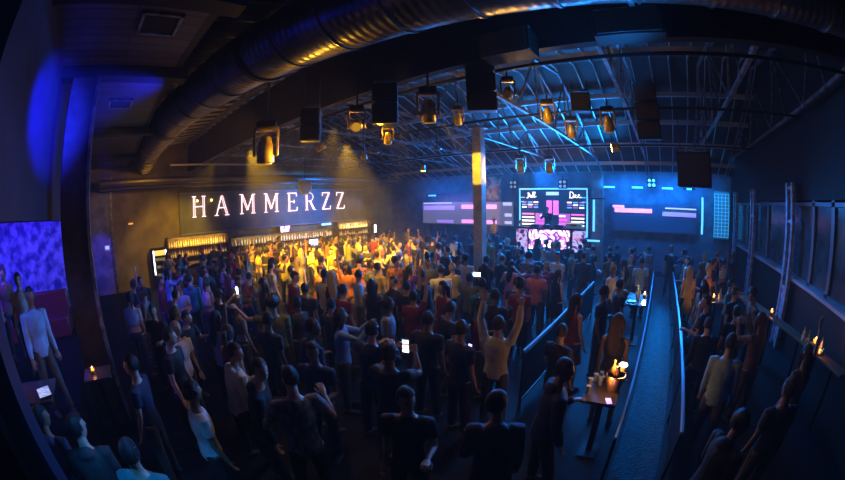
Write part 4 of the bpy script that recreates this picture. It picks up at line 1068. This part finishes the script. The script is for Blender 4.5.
t = phone((-.30,3.72,.995), R(20), 'phone with a violet-blue screen lying before the ice bucket', glow('screen_blue', (.15,.08,1.), 3)); t.rotation_euler = (R(-90),0,R(20))
# raised aisle
M_aisle = mat('wet_aisle', (.02,.035,.05), .42, noise=(10,(.006,.012,.02)), bump=('noise',26,.9), spec=.25)
struct(MB().bb((-.02,2.2,0),(.62,16.5,.03)).build('floor_1', M_aisle, smooth=False))
M_rail = mat('brushed_rail', (.14,.16,.18), .6, .3)
def railing(x, y0, y1, h, label, m=M_rail, w=.05):
    t = thing('railing', label, 'railing', (x,(y0+y1)/2,0)); L = y1-y0
    MB().box((0,0,h),(w,L,.045)).build('handrail', m, t, bevel=.008)
    MB().box((0,0,.2),(.03,L,.03)).build('lower_rail', M_blackm, t)
    n = max(2,int(L/1.4)+1)
    for i in range(n): MB().box((0,-L/2+.03+(L-.06)*i/(n-1),h/2),(.04,.04,h)).build('post', M_blackm, t)
    MB().box((0,0,(h+.2)/2),(.012,L-.05,h-.3)).build('panel', M_black, t)
railing(-1.75,4.5,9.6,1.08,'low railing with a pale top rail along the dance floor', w=.045)
railing(-.08,3.3,13.5,.78,'waist-high barrier with a blue lit edge left of the aisle', mat('blue_lit_edge', (.16,.28,.40), .6, .1), .035)
railing(.68,3.4,13.0,.9,'waist-high barrier along the right side of the aisle', mat('dull_rail', (.2,.25,.3), .35, .6), .05)
# right ledge with candles
t = thing('ledge_table', 'narrow drinks ledge running below the windows at lower right', 'ledge', (0,0,0))
MB().bar((2.62,9.3,1.08),(3.72,4.6,1.08),.28,.04).build('ledge_top', mat('ledge_wood', (.12,.08,.05), .4), t)
MB().bar((2.50,9.28,1.10),(3.58,4.55,1.10),.03,.03).build('edge_strip', mat('edge_brass', (.45,.32,.2), .3, .7), t)
for k in range(4): u=.08+k*.28; MB().box((2.62+1.1*u,9.3-4.7*u,.53),(.06,.06,1.06)).build('leg', M_blackm, t)
candle(3.02,7.6,1.10,'candle on the right ledge before the nearest ladder post', 1.3, 3)
tumbler((3.08,7.35,1.10),'tumbler by the candle before the nearest ladder post', None); tumbler((2.98,7.28,1.10),'second tumbler nearer the camera than the ladder post candle', None)
candle(3.48,5.72,1.10,'larger candle at the near end of the right ledge', 1.7, 6)
candle(3.42,5.35,1.10,'smaller candle below the large one on the right ledge', 1.0, 2)
for i,(x,y,k) in enumerate(((3.40,5.95,1),(3.30,6.05,4),(3.55,5.55,0))): bottle_at(x,y,1.10,k,['green bottle beside the large ledge candle','yellow glass bottle farthest from camera at the ledge candle','amber bottle just in front of the large ledge candle'][i],.8)
for i in range(4): tumbler((3.30+.07*i,5.85-.16*i,1.10),'clear tumbler around the large candle on the right ledge','tumblers around the ledge candle')
ptable(1.75,9.0,0,.5,.5,1.0,'small high table with candles beyond the aisle barrier')
candle(1.7,9.05,1.0,'candle on the small high table right of the aisle', 1.2, 6); bottle_at(1.85,8.9,1.0,2,'clear bottle on the small high table right of the aisle')
ptable(2.6,9.9,0,.5,.5,1.0,'small high table nearest the second ladder post')
candle(2.6,9.85,1.0,'candle on the high table near the second ladder post', 1.1, 5)
# booth room on the left
bp = MB(); bp.bb((-9.5,-6,0),(-3.55,-1.12,.8)); struct(bp.build('floor_2', M_floor, smooth=False))
struct(MB().bb((-9.7,-6,.8),(-9.5,-1.3,5.2)).build('wall_booth', mat('violet_pattern', (.05,.05,.35), .6, noise=(4.2,(.5,.55,.95),2)), smooth=False))
struct(MB().bb((-9.7,-6,4.2),(-2.6,-1.3,4.3)).build('ceiling_2', M_black, smooth=False))
ptable(-4.02,-1.58,.8,.62,.78,.74,'low table in the booth with bottle, menu and candle')
t = thing('menu_tablet', 'pale glowing menu tablet lying on the booth table', 'tablet', (-3.92,-1.32,1.555)); t.rotation_euler = (0,0,R(20))
MB().box((0,0,0),(.28,.20,.015)).build('casing', M_black, t, bevel=.004); MB().box((0,0,.009),(.26,.18,.002)).build('display', tex_emit('menu_display', (.25,.35,.9), (.6,.65,1.), 12, 1.0), t)
t = thing('lit_bottle', 'orange glowing bottle at the left edge of the booth table', 'bottle', (-3.95,-1.90,1.54))
MB().lathe([(0,0),(.045,0),(.045,.16),(.03,.2),(.014,.24),(.014,.3),(0,.3)], 12).build('glass_body', mat('glow_bottle', (.9,.4,.1), .15, emit=(1.,.3,.05), strength=1.4), t)
MB().lathe([(0,.30),(.03,.30),(.035,.34),(0,.37)], 10).build('lit_stopper', glow('stopper', (1.,.6,.25), 14), t)
light('POINT', (-3.85,-1.8,1.85), 2.5, (1,.4,.1), .03)
tumbler((-3.80,-1.72,1.54),'tumbler beside the orange glowing bottle in the booth', None); tumbler((-3.74,-1.60,1.54),'tumbler between glowing bottle and menu tablet in the booth', None)
ptable(-4.35,-.55,0,.4,.4,1.5,'tall narrow stand at the foot of the left pillar')
candle(-4.35,-.6,1.50,'candle on the tall stand beside the left pillar', .8, 1.2, (1.,.35,.25))
t = thing('railing', 'dark booth parapet slanting away at the lower left edge', 'railing', (0,0,0))
MB().bar((-2.85,-1.62,1.35),(-8.6,-4.2,1.35),.10,1.1).build('panel', M_black, t, smooth=False); MB().bar((-2.85,-1.62,1.92),(-8.6,-4.2,1.92),.14,.05).build('handrail', mat('rail_dull', (.10,.11,.13), .4, .5), t, smooth=False)
sf = thing('booth_sofa', 'dark red booth sofa against the violet patterned wall', 'sofa', (-8.95,-2.5,.8))
MB().box((0,0,.22),(.8,2.0,.44)).build('seat', mat('red_leather', (.22,.03,.04), .4), sf, bevel=.04); MB().box((-.32,0,.6),(.2,2.0,.7)).build('backrest', MATS['red_leather'], sf, bevel=.04)


# ------------------------------------------------------------------ haze, world, camera
w = bpy.data.worlds.new('world'); S.world = w; w.use_nodes = True
w.node_tree.nodes['Background'].inputs[0].default_value = (0,0,0,1)
vs_ = w.node_tree.nodes.new('ShaderNodeVolumeScatter'); vs_.inputs['Density'].default_value = .0055; vs_.inputs['Anisotropy'].default_value = .1
w.node_tree.links.new(vs_.outputs[0], w.node_tree.nodes['World Output'].inputs['Volume'])
cam = bpy.data.cameras.new('camera'); co = bpy.data.objects.new('camera', cam); COL.objects.link(co); S.camera = co
cam.type = 'PANO'; cam.panorama_type = 'FISHEYE_EQUISOLID'
cam.sensor_width = 36; cam.sensor_fit = 'HORIZONTAL'; cam.fisheye_lens = 358.6/845*36; cam.fisheye_fov = math.pi
cam.clip_start = .05
co.location = (0,0,CAMZ)
co.rotation_mode = 'QUATERNION'
q = Quaternion((0,0,1), R(HEAD)) @ Quaternion((1,0,0), R(90-PITCH)) @ Quaternion((0,0,1), R(-ROLL))
co.rotation_quaternion = q
S.view_settings.view_transform = 'Standard'; S.view_settings.look = 'None'; S.view_settings.gamma = 1; S.view_settings.exposure = -.12
S.view_settings.use_curve_mapping = False
S.cycles.use_denoising = True
S.cycles.max_bounces = 5; S.cycles.diffuse_bounces = 1; S.cycles.volume_bounces = 0; S.cycles.sample_clamp_indirect = 3
